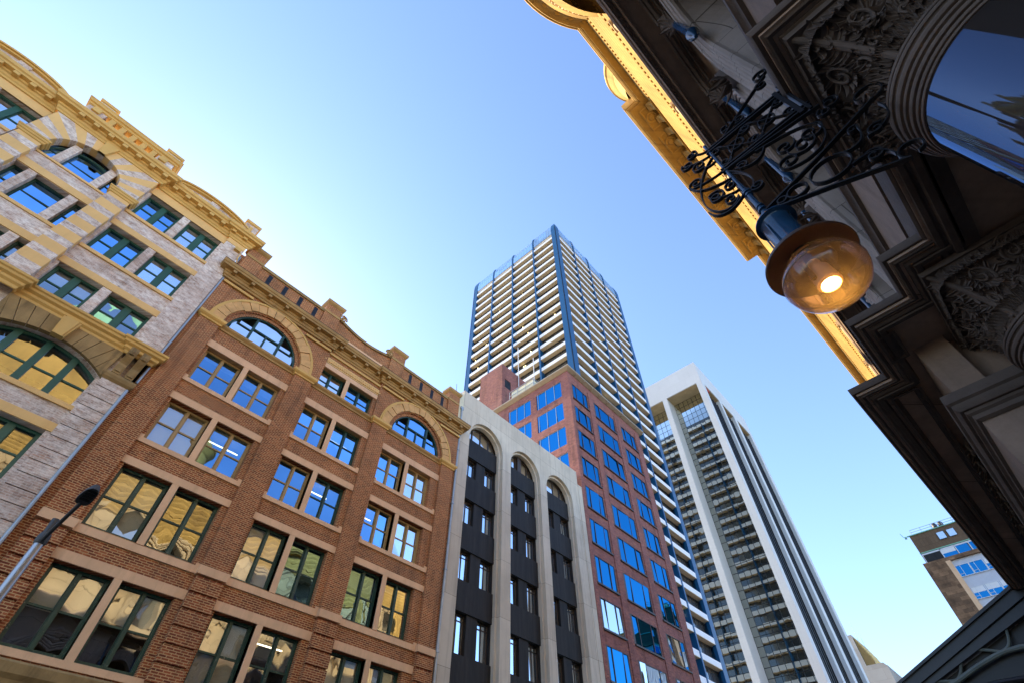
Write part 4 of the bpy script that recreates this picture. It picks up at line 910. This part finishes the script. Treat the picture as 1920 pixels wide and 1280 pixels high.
def sandstone_building():
    global QB
    B=QB=thing('sandstone_building','shaded carved sandstone arcade building overhead with sunlit gold cornice and polished columns','building',(8,-3),QROT)
    # --- lower entablature with stepped projections
    path=[(1.58,-2.6),(1.58,-.756),(3.15,-.756),(3.15,-1.07),(4.12,-1.07),(4.12,-.716),(4.68,-.716),(4.68,-.196),(5.72,-.196),(5.72,.19),(13.0,.19),(13.0,-2.2)]
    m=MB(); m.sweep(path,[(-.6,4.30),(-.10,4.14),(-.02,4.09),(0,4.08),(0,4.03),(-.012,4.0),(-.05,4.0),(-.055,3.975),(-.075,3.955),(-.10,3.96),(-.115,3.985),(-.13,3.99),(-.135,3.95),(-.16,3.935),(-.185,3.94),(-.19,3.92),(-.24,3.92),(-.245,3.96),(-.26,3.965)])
    m.build('entablature','sandstone_carved_shaded',B,smooth=True)
    m=MB(); m.prism([(1.62,-2.8),(1.62,-.80),(3.10,-.80),(3.10,-1.10),(4.16,-1.10),(4.16,-.76),(4.72,-.76),(4.72,-.24),(5.76,-.24),(5.76,.15),(12.9,.15),(12.9,-2.8)],'z',3.97,4.07); m.build('soffit','soffit_stone_lit',B)
    # sunk soffit panels under the far projections
    m=MB()
    for a,b,y0,y1 in ((4.95,5.42,-.50,-.02-.3),(5.98,12.7,-.42,-.10)):
        m.sweep([(a,y0),(a,y1),(b,y1),(b,y0)],[(.0,3.90),(-.03,3.90),(-.035,3.93),(-.07,3.94),(-.075,3.965)],closed=True)
    m.build('soffit_panel','sandstone_carved_shaded',B)
    # beam edge between the columns, deep porch behind
    m=MB(); m.sweep([(3.0,-1.12),(4.6,-1.12)],[(.05,4.3),(.05,4.0),(.03,3.98),(-.0,3.98),(-.01,3.94),(-.05,3.93),(-.07,3.95),(-.09,3.94),(-.10,3.90),(-.15,3.89),(-.17,3.92),(-.3,3.92)]); m.build('porch_beam','sandstone_carved_shaded',B,smooth=True)
    m=MB(); m.box(-4,13,-6.2,-6.0,-EYE,4.6); m.box(-4,13,-6.0,-1.2,4.5,4.6); m.box(12.95,13.1,-6,-1.4,-EYE,4.5); m.build('porch_wall','sandstone_carved_shaded',B)
    m=MB()
    for a in range(5): m.box(-3+a*2.7+1.0,-3+a*2.7+1.14,-5.9,-1.7,4.2,4.5)
    m.box(-3,12,-3.4,-3.2,4.25,4.5); m.build('porch_rib','sandstone_carved_shaded',B)
    # --- polished columns with carved capitals
    for cx,seed in ((2.37,1),(5.07,2)):
        cy=-1.54
        c=MB(); c.lathe(cx,cy,[(.48,-1.3),(.48,0),(.475,3.02)],72); c.lathe(cx,cy,[(.48,-1.3),(.52,-1.32),(.52,-1.4),(.5,-1.45),(.56,-1.5),(.56,-EYE)],48); C=c.build('column','granite_polished',B,smooth=True)
        prof=[(.47,2.99)]
        for k,(q,z,w) in enumerate(((.487,3.0,.011),(.497,3.03,.014),(.512,3.062,.016),(.523,3.10,.013),(.540,3.14,.022),(.550,3.19,.016),(.545,3.23,.012))):
            prof+=[(q-.016,z-w),(q-w*.3,z-w*.9),(q,z-w*.2),(q,z+w*.2),(q-w*.3,z+w*.9),(q-.016,z+w)]
        prof+=[(.50,3.26),(.48,3.28)]
        r=MB(); r.lathe(cx,cy,prof,72); r.build('neck_ring','sandstone_carved_shaded',C,smooth=True)
        k=MB(); N=12; rows=[]
        for i in range(N+1):
            t=i/N; z=3.26+.62*t; sq=t**.8; L=[]
            for a in range(64):
                th=2*PI*a/64; cc,ss=math.cos(th),math.sin(th); rs=1/max(abs(cc),abs(ss)); rad=(.47+.02*t)*(1-sq)+sq*(.47+.17*t**2.0)*min(rs,1.33); L.append(k.v(cx+rad*cc,cy+rad*ss,z))
            rows.append(L)
        for A,B_ in zip(rows,rows[1:]):
            for a in range(64): k.b.faces.new([A[a],A[(a+1)%64],B_[(a+1)%64],B_[a]])
        k.box(cx-.645,cx+.645,cy-.645,cy+.645,3.86,3.93); K=k.build('capital','sandstone_carved_shaded',C,smooth=True)
        f=MB()
        for q,th0 in enumerate((PI,PI/2,0)):
            carve_face(f,cx,cy,th0,seed*10+q)
        for th in (PI*.75,PI*.25,PI*1.25,-PI*.25):
            f.tube([bell(cx,cy,th,t/10)+Vector((math.cos(th),math.sin(th),-.3))*.012 for t in range(11)],[.030-.0016*abs(t-5) for t in range(11)],8)
            for t in range(2,10):
                for sg in (-1,1): p=bell(cx,cy,th,t/10); leaf(f,p,Vector((-math.sin(th)*sg*.8,math.cos(th)*sg*.8,.35)),Vector((math.cos(th),math.sin(th),-.5)),.15,.07,.5,5)
        f.build('carved_foliage','sandstone_carved_shaded',K,smooth=True)
        s=MB()          # fish-scale belt round the bell
        for row in range(3):
            for a in range(30):
                th=2*PI*(a+.5*(row%2))/30; rr=.485+.012*row; z=3.30+.075*row
                s.tube([(cx+rr*math.cos(th+o*.10),cy+rr*math.sin(th+o*.10),z+.07*(1-o*o)**.5*1.0) for o in (-1,-.8,-.5,0,.5,.8,1)],.009,4)
        s.build('scale_belt','sandstone_carved_shaded',K)
    # --- pier beyond the columns
    p=MB(); p.box(5.46,13,-.83,-.55,3.30,3.98); p.box(5.62,13,-2.6,-.831,3.30,3.98); p.box(5.55,13,-2.6,-.565,-EYE,3.05); p.build('pier','sandstone_plain_shaded',B)
    p=MB(); p.sweep([(5.52,-2.4),(5.52,-.55),(12.98,-.55)],[(-.02,3.34),(.12,3.32),(.13,3.27),(.125,3.22),(.10,3.20),(.10,3.17),(.075,3.13),(.05,3.125),(.045,3.10),(.02,3.08),(.015,3.04),(-.02,3.02)]); p.build('pier_cap','sandstone_carved_shaded',B,smooth=True)
    f=MB()
    for i in range(34): leaf(f,(7.4+i*.13,-.50,3.94),(.5*(-1)**i,.25,-.9),(0,1,-.2),.24,.10,.4)
    for i in range(10): scroll(f,(7.5+i*.45,-.46,3.80),(1,0,0),(0,0,1),.10,1.5,.022,i)
    f.build('carved_frieze','sandstone_carved_shaded',B,smooth=True)
    # --- middle storey: wall with moulded arches
    m=MB(); m.box(-6,36,-1.9,-1.12,4.6,5.7); m.build('wall','sandstone_plain_shaded',B)
    m=MB(); m.sweep([(-6,-1.12),(36,-1.12)],[(0,5.4),(.04,5.42),(.05,5.5),(.09,5.54),(.09,5.62),(.03,5.68),(0,5.72)]); m.build('string_course','sandstone_carved_shaded',B,smooth=True)
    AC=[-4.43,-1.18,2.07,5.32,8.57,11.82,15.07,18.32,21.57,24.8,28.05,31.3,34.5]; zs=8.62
    m=MB(); m.wall(-6.05,36,5.7,10.9,-1.26,[(c-1.02,c+1.02,6.0,zs,1.02) for c in AC],-.55,nseg=24); m.build('wall','sandstone_grey_shaded',B)
    back=MB(); back.box(-6,36,-1.95,-1.83,5.7,10.9); back.build('arch_back','dark_interior',B)
    for c in AC:
        a=MB()
        for r,w,yo in ((1.06,.055,-1.20),(1.155,.045,-1.19),(1.235,.05,-1.175),(1.33,.05,-1.17),(1.425,.06,-1.15),(1.52,.05,-1.17)):
            pts=[(c+r,yo,6.0),(c+r,yo,7.3)]+[(c+r*math.cos(PI*i/28),yo,zs+r*math.sin(PI*i/28)) for i in range(29)]+[(c-r,yo,7.3),(c-r,yo,6.0)]; a.tube(pts,w,8)
        a.ring(c,zs,1.03,1.58,-1.19,-1.27,n=28)
        for sg in (-1,1): a.box(c+sg*1.03,c+sg*1.58,-1.19,-1.27,6.0,zs)
        a.build('archivolt','sandstone_grey_shaded',B,smooth=True)
        if -5<c<30:
            t=MB(); x=c+1.625; t.prism([(-1.26,8.15),(-1.05,8.55),(-1.0,8.8),(-1.26,8.85)],'x',x-.13,x+.13)
            for q in range(8):
                an=q*.78; leaf(t,(x+.08*math.cos(an),-1.08,8.55+.12*math.sin(an)),(math.cos(an)*.6,.5,math.sin(an)*.6-.3),(0,1,-.3),.26,.13,.5)
            t.build('carved_boss','sandstone_carved_shaded',B,smooth=True)
    # colonnettes and small arches just under the dark ledge
    for c in AC[1:10]:
        for x in (c+.80,c+2.45):
            k=MB(); k.prism([(x-.16,-.94),(x+.16,-.94),(x+.16,-1.24),(x-.16,-1.24)],'z',10.30,10.40)
            k.lathe(x,-1.09,[(.06,9.95),(.09,10.0),(.08,10.05),(.13,10.2),(.2,10.3)],12)
            for q in range(8): an=q*PI/4; leaf(k,(x+.08*math.cos(an),-1.09+.08*math.sin(an),10.03),(math.cos(an)*.5,math.sin(an)*.5,.9),(math.cos(an),math.sin(an),0),.25,.11,.5)
            K=k.build('colonnette','sandstone_carved_shaded',B,smooth=True); s=MB(); s.lathe(x,-1.09,[(0,8.72),(.03,8.74),(.05,8.84),(.10,8.92),(.10,8.97),(.065,9.0),(.062,9.05),(.06,9.95)],16); s.build('shaft','hood_blue',K,smooth=True)
    a=MB()
    xs=sorted([c+.80 for c in AC[1:10]]+[c+2.45 for c in AC[1:10]])
    for x0,x1 in zip(xs,xs[1:]):
        for yo,w in ((-.93,.035),(-1.0,.05),(-1.10,.035)):
            cc,r=(x0+x1)/2,(x1-x0)/2-.06; a.tube([(cc+r*math.cos(PI*i/16),yo,10.42+.30*math.sin(PI*i/16)) for i in range(17)],w,6)
    a.build('arcade_moulding','sandstone_carved_shaded',B,smooth=True)
    # dark ledge: deep soffit with roll mouldings
    m=MB(); m.sweep([(-8,-1.26),(36,-1.26)],[(0,10.55),(.02,10.6),(.06,10.66),(.08,10.74),(.10,10.78),(.12,10.80),(.62,10.82),(.625,10.78),(.65,10.76),(.68,10.78),(.685,10.84),(.71,10.86),(.74,10.86),(.78,10.84),(.80,10.87),(.815,10.92),(.84,10.93),(.855,10.97),(.87,10.99),(.872,11.12),(.80,11.18),(0,11.3)]); m.build('ledge','sandstone_plain_shaded',B,smooth=True)
    d=MB(); d.box(-8,36,-.50,-.47,10.82,10.86); x=-7.9
    while x<30: d.box(x,x+.11,-.53,-.47,10.80,10.87); x+=.2
    d.build('dentil_strip','sandstone_carved_shaded',B)
    # --- sunlit upper storey and great cornice
    UP=[(c-.9,c+.9,12.2,16.2,.9) for c in AC]
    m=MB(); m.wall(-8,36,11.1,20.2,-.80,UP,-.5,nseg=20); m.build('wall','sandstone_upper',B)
    g=MB()
    for c in AC: g.box(c-.95,c+.95,-1.4,-1.28,12.1,17.2)
    g.build('upper_window','dark_glass',B)
    a=MB()
    for c in AC:
        for r,w,yo in ((.95,.06,-.76),(1.08,.05,-.74),(1.2,.07,-.76)):
            a.tube([(c+r,yo,12.2)]+[(c+r*math.cos(PI*i/20),yo,16.2+r*math.sin(PI*i/20)) for i in range(21)]+[(c-r,yo,12.2)],w,8)
        for x in (c-1.62,):
            a.tube([(x,-.70,11.3),(x,-.70,17.3)],.14,12); a.box(x-.2,x+.2,-.8,-.52,17.2,17.45)
    a.build('archivolt','sandstone_upper',B,smooth=True)
    P=[(0,17.15)]; o,z=.06,17.2
    for i in range(13):
        P+=[(o,z),(o,z+.07),(o+.012,z+.085),(o+.045,z+.17),(o+.05,z+.19)]; o+=.05; z+=.2
    P+=[(o,z),(o,19.9),(0,19.9)]
    f=MB(); f.sweep([(-8,-.80),(36,-.80)],P)
    for q,(dz,w,pt) in enumerate(((18.05,.09,.19),(19.45,.07,.15))):
        k=int((dz-17.2)/.2); yo=-.80+.06+.05*k; x=-7.9
        while x<34: f.box(x,x+w,yo-.02,yo+.05,dz+.03,dz+.12); x+=pt
    x=-7.8
    while x<34: f.prism([(-.54,18.40),(-.43,18.80),(-.40,18.86),(-.60,18.86)],'x',x,x+.42); x+=.8
    x=-7.8
    while x<34: f.prism([(-.32,19.28),(-.20,19.46),(-.20,19.52),(-.32,19.52)],'x',x,x+.16); x+=.30
    f.build('frieze','sandstone',B)
    path=[(-8,.30),(6.72,.30),(6.72,.77),(16.15,.77),(16.15,.28),(36,.28)]
    c=MB(); c.sweep(path,[(-1.2,20.9),(-.2,20.75),(0,20.6),(.0,20.10),(-.015,20.0),(-.05,19.98),(-.06,19.92),(-.12,19.88),(-.15,19.90),(-.16,19.84),(-.30,19.82),(-.9,19.82)])
    c.build('cornice','sandstone',B,smooth=True)
    p=MB()
    for k in range(7): 
        x=7.1+k*1.28; p.sweep([(x,-.1),(x,.42),(x+1.0,.42),(x+1.0,-.1)],[(0,19.79),(-.05,19.77),(-.09,19.80)],closed=True); p.lathe(x+.5,.16,[(0,19.70),(.08,19.72),(.13,19.77),(.2,19.75),(.24,19.8)],16)
    p.build('soffit_coffer','sandstone',B)
    r=MB(); r.box(7.0,15.95,-.16,-.12,19.45,19.8); x=7.05
    while x<15.9: r.prism([(-.12,19.80),(.10,19.80),(.08,19.70),(-.04,19.62),(-.12,19.45)],'x',x,x+.30); x+=.62
    r.build('bracket','sandstone',B)
    # round corner turrets bulging out of the cornice
    t=MB(); t.lathe(1.4,-2.5,[(2.7,17.5),(2.75,18.3),(2.9,18.5),(2.9,19.2),(3.0,19.3),(3.02,19.5),(3.1,19.6),(3.12,19.75),(3.25,19.85),(3.4,19.88),(3.42,20.0),(3.48,20.02),(3.5,20.1),(3.5,20.6),(3.2,20.8)],80)
    for a in range(30):
        th=R(20)+a*R(4.4); 
        if a%2: t.lathe(1.4+3.16*math.cos(th),-2.5+3.16*math.sin(th),[(.0,19.76),(.09,19.78),(.09,19.86)],10)
    t.build('turret','sandstone',B,smooth=True)
    t=MB()
    for a in range(16):
        th=R(30)+a*R(7); rr=2.95; scroll(t,(1.4+rr*math.cos(th),-2.5+rr*math.sin(th),19.25),(-math.sin(th),math.cos(th),0),(math.cos(th)*.3,math.sin(th)*.3,.9),.16,1.4,.03,a)
    t.build('fretwork','trim_stone',B,smooth=True)
    t=MB(); t.lathe(6.79,-.59,[(1.0,20.5),(1.05,22.0),(1.12,22.2),(1.12,22.5),(1.2,22.6),(1.22,22.75),(1.3,22.85),(1.32,22.95),(1.39,23.0),(1.40,23.3),(1.2,23.6),(.9,24.4),(.2,25.2),(0,25.3)],56); t.build('turret','sandstone',B,smooth=True)
    # roof parts seen only as reflections in the windows opposite
    d=MB(); d.box(-8,36,-14,-1.0,20.2,20.4); d.build('roof','roof_metal',B)
    d=MB(); d.lathe(-3.6,-6.5,[(3.6,20.3),(3.6,27),(3.9,27.2),(3.9,27.8),(3.7,28)],48); d.build('dome_drum','sandstone',B,smooth=True)
    d=MB(); d.lathe(-3.6,-6.5,[(3.8,28)]+[(3.8*math.cos(R(a)),28+5.2*math.sin(R(a))) for a in range(6,90,6)]+[(.3,33.3),(.3,35),(0,35.4)],40); d.build('dome','copper_green',B,smooth=True)
    d=MB(); d.box(-8,36,-14,-1.95,-EYE,20.2) if False else d.box(-8,36,-6.4,-6.2,4.6,20.2); d.box(-8,-7.9,-6.2,-.8,4.6,20.2); d.box(35.9,36,-6.2,-.8,-EYE,20.2); d.box(13.2,36,-1.9,-1.3,-EYE,5.7); d.build('back_wall','sandstone_plain_shaded',B)
    l=MB(); l.tube([(9.9,-.30,5.1),(10.1,.05,5.25),(10.25,.12,5.2)],.03); l.lathe(10.25,.12,[(0,5.05),(.07,5.06),(.07,5.3),(0,5.32)],10); l.build('security_camera','iron_black',B)
sandstone_building()

# ------------------------------------------------------------------ street awning at the far end of the arcade
def awning():
    A=thing('awning','dark sloping street awning with curved iron brackets jutting from the sandstone arcade','awning',(13,0),QROT)
    r=MB(); r.prism([(-.3,4.22),(2.75,2.97),(2.75,2.90),(2.62,2.86),(-.3,4.02)],'x',13.0,26); r.build('roof','iron_dark',A)
    f=MB(); f.prism([(-.3,4.0),(2.6,2.87),(2.6,2.78),(-.3,3.82)],'x',13.06,13.2); f.prism([(-.3,4.26),(2.8,3.0),(2.8,2.955),(-.3,4.205)],'x',12.94,13.02); f.build('fascia','iron_dark',A)
    b=MB(); b.prism([(-.3,3.83),(2.5,2.80),(2.5,2.55),(-.3,2.2)],'x',13.25,13.3); b.build('end_panel','iron_black',A)
    s=MB(); x=13.12
    def sm(P,n=6):
        out=[]
        for i in range(len(P)-1):
            p0,p1,p2,p3=P[max(i-1,0)],P[i],P[i+1],P[min(i+2,len(P)-1)]
            for k in range(n):
                t=k/n; out.append(tuple(.5*((2*p1[j])+(-p0[j]+p2[j])*t+(2*p0[j]-5*p1[j]+4*p2[j]-p3[j])*t*t+(-p0[j]+3*p1[j]-3*p2[j]+p3[j])*t**3) for j in range(2)))
        return out+[P[-1]]
    C=[[(-.1,3.55),(.05,3.70),(.18,3.76),(.34,3.79),(.52,3.71),(.62,3.55),(.70,3.34),(.78,3.24),(.91,3.19)],[(.91,3.19),(1.13,3.27),(1.35,3.32),(1.48,3.28),(1.59,3.14),(1.68,3.01),(1.81,2.93),(2.09,2.97),(2.28,2.97)]]
    for P in C: s.tube([(x,a,z) for a,z in sm(P)],.026,8)
    s.tube([(x,a,z) for a,z in sm([(.1,3.0),(.3,3.12),(.55,3.19),(.70,3.19),(.95,3.17),(1.40,3.05),(1.81,2.91),(2.1,2.86),(2.5,2.82)])],.042,8)
    s.tube([(x,a,z) for a,z in sm([(.0,3.38),(.12,3.40),(.22,3.42)])],.022,8); s.lathe(13.12,.24,[(0,3.38),(.045,3.42),(0,3.46)],10)
    s.build('scroll_bracket','iron_sage',A,smooth=True)
    p=MB(); p.tube([(13.15,-.3,2.6),(13.15,.3,2.75),(13.15,1.2,2.78),(13.15,2.5,2.72)],.05,8); p.build('tie_bar','iron_black',A,smooth=True)
awning()

# ------------------------------------------------------------------ gas style lamp on a wrought iron bracket
def wall_lamp():
    L=thing('wall_lamp','lit round glass lamp with wide brim hanging from a scrolled black iron bracket','lamp',(2.14,-.9),QROT,z0=2.6)
    X=2.14
    def loop(m,pts,w=.026,t=.009,x=X): m.tube([(x,a,z) for a,z in pts],0,flat=(w,t,(1,0,0)))
    def spiral(c,r,a0,turns,sg=1,n=26,k=.8): return [(c[0]+r*(1-k*i/n)*math.cos(a0+sg*turns*2*PI*i/n),c[1]+r*(1-k*i/n)*math.sin(a0+sg*turns*2*PI*i/n)) for i in range(n+1)]
    def bez(p0,p1,p2,p3,n=14): return [tuple((1-t)**3*a+3*(1-t)**2*t*b+3*(1-t)*t*t*c+t**3*d for a,b,c,d in zip(p0,p1,p2,p3)) for t in [i/n for i in range(n+1)]]
    b=MB(); yr=-.145
    # grille: two pairs of bars with crossed scrolls between
    for z in (4.13,4.09,3.73,3.69): b.box(X-.018,X+.018,-.80,yr+.03,z-.008,z+.008)
    b.box(X-.02,X+.02,-.745,-.715,3.66,4.16); b.box(X-.025,X+.025,-.785,-.765,3.62,4.2)
    for ya,yb in ((-.70,-.44),(-.42,-.18)):
        loop(b,bez((ya,3.75),(ya+.10,3.86),(yb-.1,3.96),(yb,4.07))); loop(b,bez((ya,4.07),(ya+.10,3.96),(yb-.1,3.86),(yb,3.75)))
        for y in (ya,yb):
            for z,s in ((3.80,1),(4.02,-1)): loop(b,spiral((y,z),.05,0 if y==ya else PI,1.3,s))
    for y in (-.31,-.56): loop(b,spiral((y,3.91),.065,.5,1.0,1,k=.1))
    # raking stays to the wall with scrolled ends
    loop(b,[(-.27,4.13),(-.52,4.33),(-.81,4.54)],.028,.011); loop(b,spiral((-.80,4.60),.075,-1.2,1.4)); loop(b,spiral((-.74,4.44),.055,1.8,1.3,-1)); loop(b,spiral((-.34,4.25),.06,2.4,1.3)); loop(b,spiral((-.45,4.22),.05,-.6,1.3,-1))
    loop(b,[(-.15,3.69),(-.45,3.66),(-.82,3.61)],.028,.011); loop(b,spiral((-.86,3.55),.065,1.4,1.4)); loop(b,spiral((-.80,3.50),.05,1.4,1.3,-1))
    # large hanging C scrolls below the grille
    loop(b,bez((-.36,3.64),(-.50,3.60),(-.66,3.56),(-.72,3.44))+spiral((-.655,3.40),.085,2.4,1.3)); loop(b,bez((-.72,3.42),(-.74,3.2),(-.56,3.10),(-.42,3.20))+spiral((-.455,3.27),.075,-1.0,1.4,1)); loop(b,spiral((-.58,3.34),.10,.4,1.5,-1)); loop(b,spiral((-.50,3.45),.07,3,1.4)); loop(b,bez((-.19,3.62),(-.28,3.5),(-.36,3.5),(-.42,3.62)))
    # scrolls on the street side of the rod
    loop(b,bez((yr,3.55),(.0,3.60),(.10,3.66),(.13,3.8))+spiral((.075,3.82),.06,0,1.4)); loop(b,spiral((-.02,4.02),.07,-2,1.5)); loop(b,spiral((.05,4.15),.06,1,1.5,-1)); loop(b,spiral((-.02,4.25),.055,2,1.5))
    loop(b,bez((yr,4.0),(.02,3.9),(.15,3.6),(.10,3.38))); loop(b,bez((.10,3.38),(.06,3.22),(-.05,3.2),(-.10,3.3))+spiral((-.05,3.33),.055,3.4,1.4,1)); loop(b,spiral((.02,3.47),.075,1,1.6)); loop(b,spiral((-.10,3.48),.05,2,1.4,-1)); loop(b,bez((yr,3.3),(-.02,3.16),(.1,3.2),(.12,3.36)))
    loop(b,bez((yr,3.66),(-.24,3.5),(-.26,3.34),(-.19,3.28))+spiral((-.225,3.27),.05,0,1.4,-1)); loop(b,spiral((-.24,3.60),.05,1,1.4))
    for (c,r,a0) in (((.075,3.82),.06,0),((-.02,4.02),.07,-2),((.05,4.15),.06,1),((-.02,4.25),.055,2),((.02,3.47),.075,1)):
        p=(c[0]+r*math.cos(a0),c[1]+r*math.sin(a0)); q=(yr,max(3.3,min(4.2,c[1]-.10))); loop(b,bez(q,(q[0]+.05,q[1]-.03),(p[0]+.03,p[1]-.05),p,10),.022,.008)
    b.build('grille','iron_black',L)
    # triangular bracket near the lamp
    t=MB(); loop(t,[(-.16,2.97),(-.55,3.10),(-1.00,3.28)],.032,.012); loop(t,spiral((-1.0,3.36),.085,-1.57,.85,-1,k=.25)); loop(t,[(-.16,2.955),(-.5,2.78),(-.82,2.60)],.032,.012); loop(t,spiral((-.86,2.66),.07,-1.0,.9,1,k=.35))
    for y,z,r in ((-.265,2.955,.028),(-.36,2.945,.06),(-.56,2.935,.115)): loop(t,[(y+r*math.cos(a*PI/14),z+r*.92*math.sin(a*PI/14)) for a in range(29)],.03,.009)
    loop(t,bez((-.66,2.99),(-.74,2.94),(-.80,2.98),(-.82,3.14))+spiral((-.79,3.13),.035,PI,1.0,-1)); loop(t,bez((-.64,2.84),(-.74,2.86),(-.80,2.82),(-.80,2.70))); loop(t,spiral((-.74,2.80),.055,1.2,1.3)); loop(t,spiral((-.86,3.00),.05,2.6,1.3,-1)); loop(t,bez((-.80,2.98),(-.92,2.96),(-1.0,3.06),(-.98,3.2)))
    t.build('bracket','iron_black',L)
    r=MB(); yl=-.155
    r.tube([(X,-.14,4.24),(X,-.145,3.40)],.014,10); r.tube([(X,-.145,3.40),(X,-.15,2.80)],.019,10)
    for z,q in ((3.30,.026),(3.27,.032),(3.24,.026),(3.05,.026),(3.0,.030),(2.95,.026)): r.lathe(X,-.15,[(0,z-.014),(q,z-.008),(q,z+.008),(0,z+.014)],14)
    r.build('rod','hood_blue',L,smooth=True)
    h=MB(); h.lathe(X,yl,[(0,2.85),(.02,2.85),(.05,2.83),(.118,2.815),(.122,2.80),(.095,2.79),(.090,2.78),(.088,2.46),(.094,2.45),(.094,2.43),(.1,2.42)],48)
    for a in (.2,1.3,2.6): h.tube([(X+.1*math.cos(a),yl+.1*math.sin(a),2.74),(X+.1*math.cos(a),yl+.1*math.sin(a),2.5)],.006,6)
    H=h.build('hood','hood_blue',L,smooth=True)
    w=MB(); w.lathe(X,yl-.003,[(.09,2.43),(.16,2.405),(.225,2.372),(.238,2.35),(.240,2.335),(.236,2.332),(.222,2.352),(.16,2.385),(.08,2.41)],64); w.build('brim','brim_brown',L,smooth=True)
    g=MB(); zc=2.19; R1,R2=.208,.178; P=[(R1*math.cos(R(a)),zc+R2*math.sin(R(a))) for a in range(-90,64,6)]; P[0]=(0,zc-R2); g.lathe(X,yl-.006,P+[(.09,2.365)],64); G=g.build('globe','globe_glass',L,smooth='all')
    s=MB(); s.lathe(X,yl-.006,[(R1+.0015,zc-.004),(R1+.003,zc),(R1+.0015,zc+.004)],64); s.box(X-R1-.012,X-R1+.002,yl-.012,yl,zc-.01,zc+.012); s.build('globe_seam','frame_bronze',G)
    i=MB(); i.lathe(X,yl,[(0,2.38),(.035,2.38),(.035,2.26),(.055,2.25),(.062,2.13),(.050,2.118),(.045,2.125),(.045,2.2),(0,2.2)],32); i.build('lamp_holder','trim_stone',L,smooth=True)
    i=MB(); i.lathe(X,yl,[(0,2.128),(.043,2.128),(.043,2.122),(.0,2.115)],24); i.build('bulb','bulb_glow',L)
    i=MB(); i.lathe(X-.0,yl+.0,[(.0,2.335),(.10,2.325),(.12,2.31),(.118,2.305),(.0,2.325)],32)
    for a in (.4,2.5,4.6): i.box(X+.07*math.cos(a)-.012,X+.07*math.cos(a)+.012,yl+.07*math.sin(a)-.012,yl+.07*math.sin(a)+.012,2.16,2.31)
    i.build('reflector','brim_brown',L,smooth=True)
    pl=bpy.data.lights.new('lamp_light','POINT'); pl.energy=1.3; pl.color=(1,.55,.16); pl.shadow_soft_size=.03; po=bpy.data.objects.new('lamp_light',pl); scn.collection.objects.link(po); po.parent=L; po.location=Vector((X,yl,2.08))-Vector(OFF[L.name])
wall_lamp()

# ------------------------------------------------------------------ street lamp across the road
def street_lamp():
    S=thing('street_lamp','grey tubular street lamp with a dark flat lamp head in front of the brick building','street lamp',(.65,12))
    p=MB(); p.tube([(.65,12,-EYE),(.64,12,-1.0)],.16,20); p.tube([(.64,12,-1.0),(.62,12,1.5),(.60,12,4.60)],[.10,.095,.075],20); p.build('pole','galvanised',S,smooth=True)
    c=MB(); c.lathe(.60,12,[(.0,4.66),(.085,4.66),(.10,4.60),(.10,4.50),(.085,4.46),(.075,4.46)],20); c.tube([(.60,12.0,4.5),(.58,12.03,4.95)],.06,16); c.box(.52,.56,11.95,12.05,4.5,4.6); c.build('collar','lamp_grey',S,smooth=True)
    a=MB(); a.tube([(.60,11.95,4.50),(.62,11.7,4.62),(.66,11.2,4.82),(.68,10.95,4.90)],.035,12); a.build('arm','lamp_grey',S,smooth=True)
    h=MB(); d=Vector((.06,-.9,.28)).normalized(); u=Vector((1,0,0)); n=d.cross(u).normalized(); o=Vector((.68,10.98,4.90)); N=20
    if n.z>0: n=-n
    outl=[]
    for i in range(N):
        t=2*PI*i/N; ct,st=math.cos(t),math.sin(t); outl.append((.21+.235*math.copysign(abs(ct)**.7,ct), .118*math.copysign(abs(st)**.75,st)*(1-.18*ct)))
    top=[h.b.verts.new(o+d*a_+u*b_*.75-n*.09) for a_,b_ in outl]; mid=[h.b.verts.new(o+d*a_+u*b_-n*.03) for a_,b_ in outl]; bot=[h.b.verts.new(o+d*a_+u*b_*.97+n*.015) for a_,b_ in outl]
    for A,B_ in ((top,mid),(mid,bot)):
        for i in range(N): h.b.faces.new([A[i],A[(i+1)%N],B_[(i+1)%N],B_[i]])
    h.b.faces.new(top); h.b.faces.new(bot[::-1]); H=h.build('lamp_head','lamp_grey',S,smooth=True)
    l=MB()
    for r_ in range(4):
        a_=.11+.078*r_; q=[o+d*(a_+da)+u*b_+n*.02 for da,b_ in ((0,-.08),(.05,-.08),(.05,.08),(0,.08))]; q2=[p_+n*.008 for p_ in q]
        V=[l.b.verts.new(p_) for p_ in q+q2]
        for f in ((4,5,6,7),(0,1,5,4),(1,2,6,5),(2,3,7,6),(3,0,4,7)): l.b.faces.new([V[i] for i in f])
    l.build('lens_row','iron_black',H)
street_lamp()
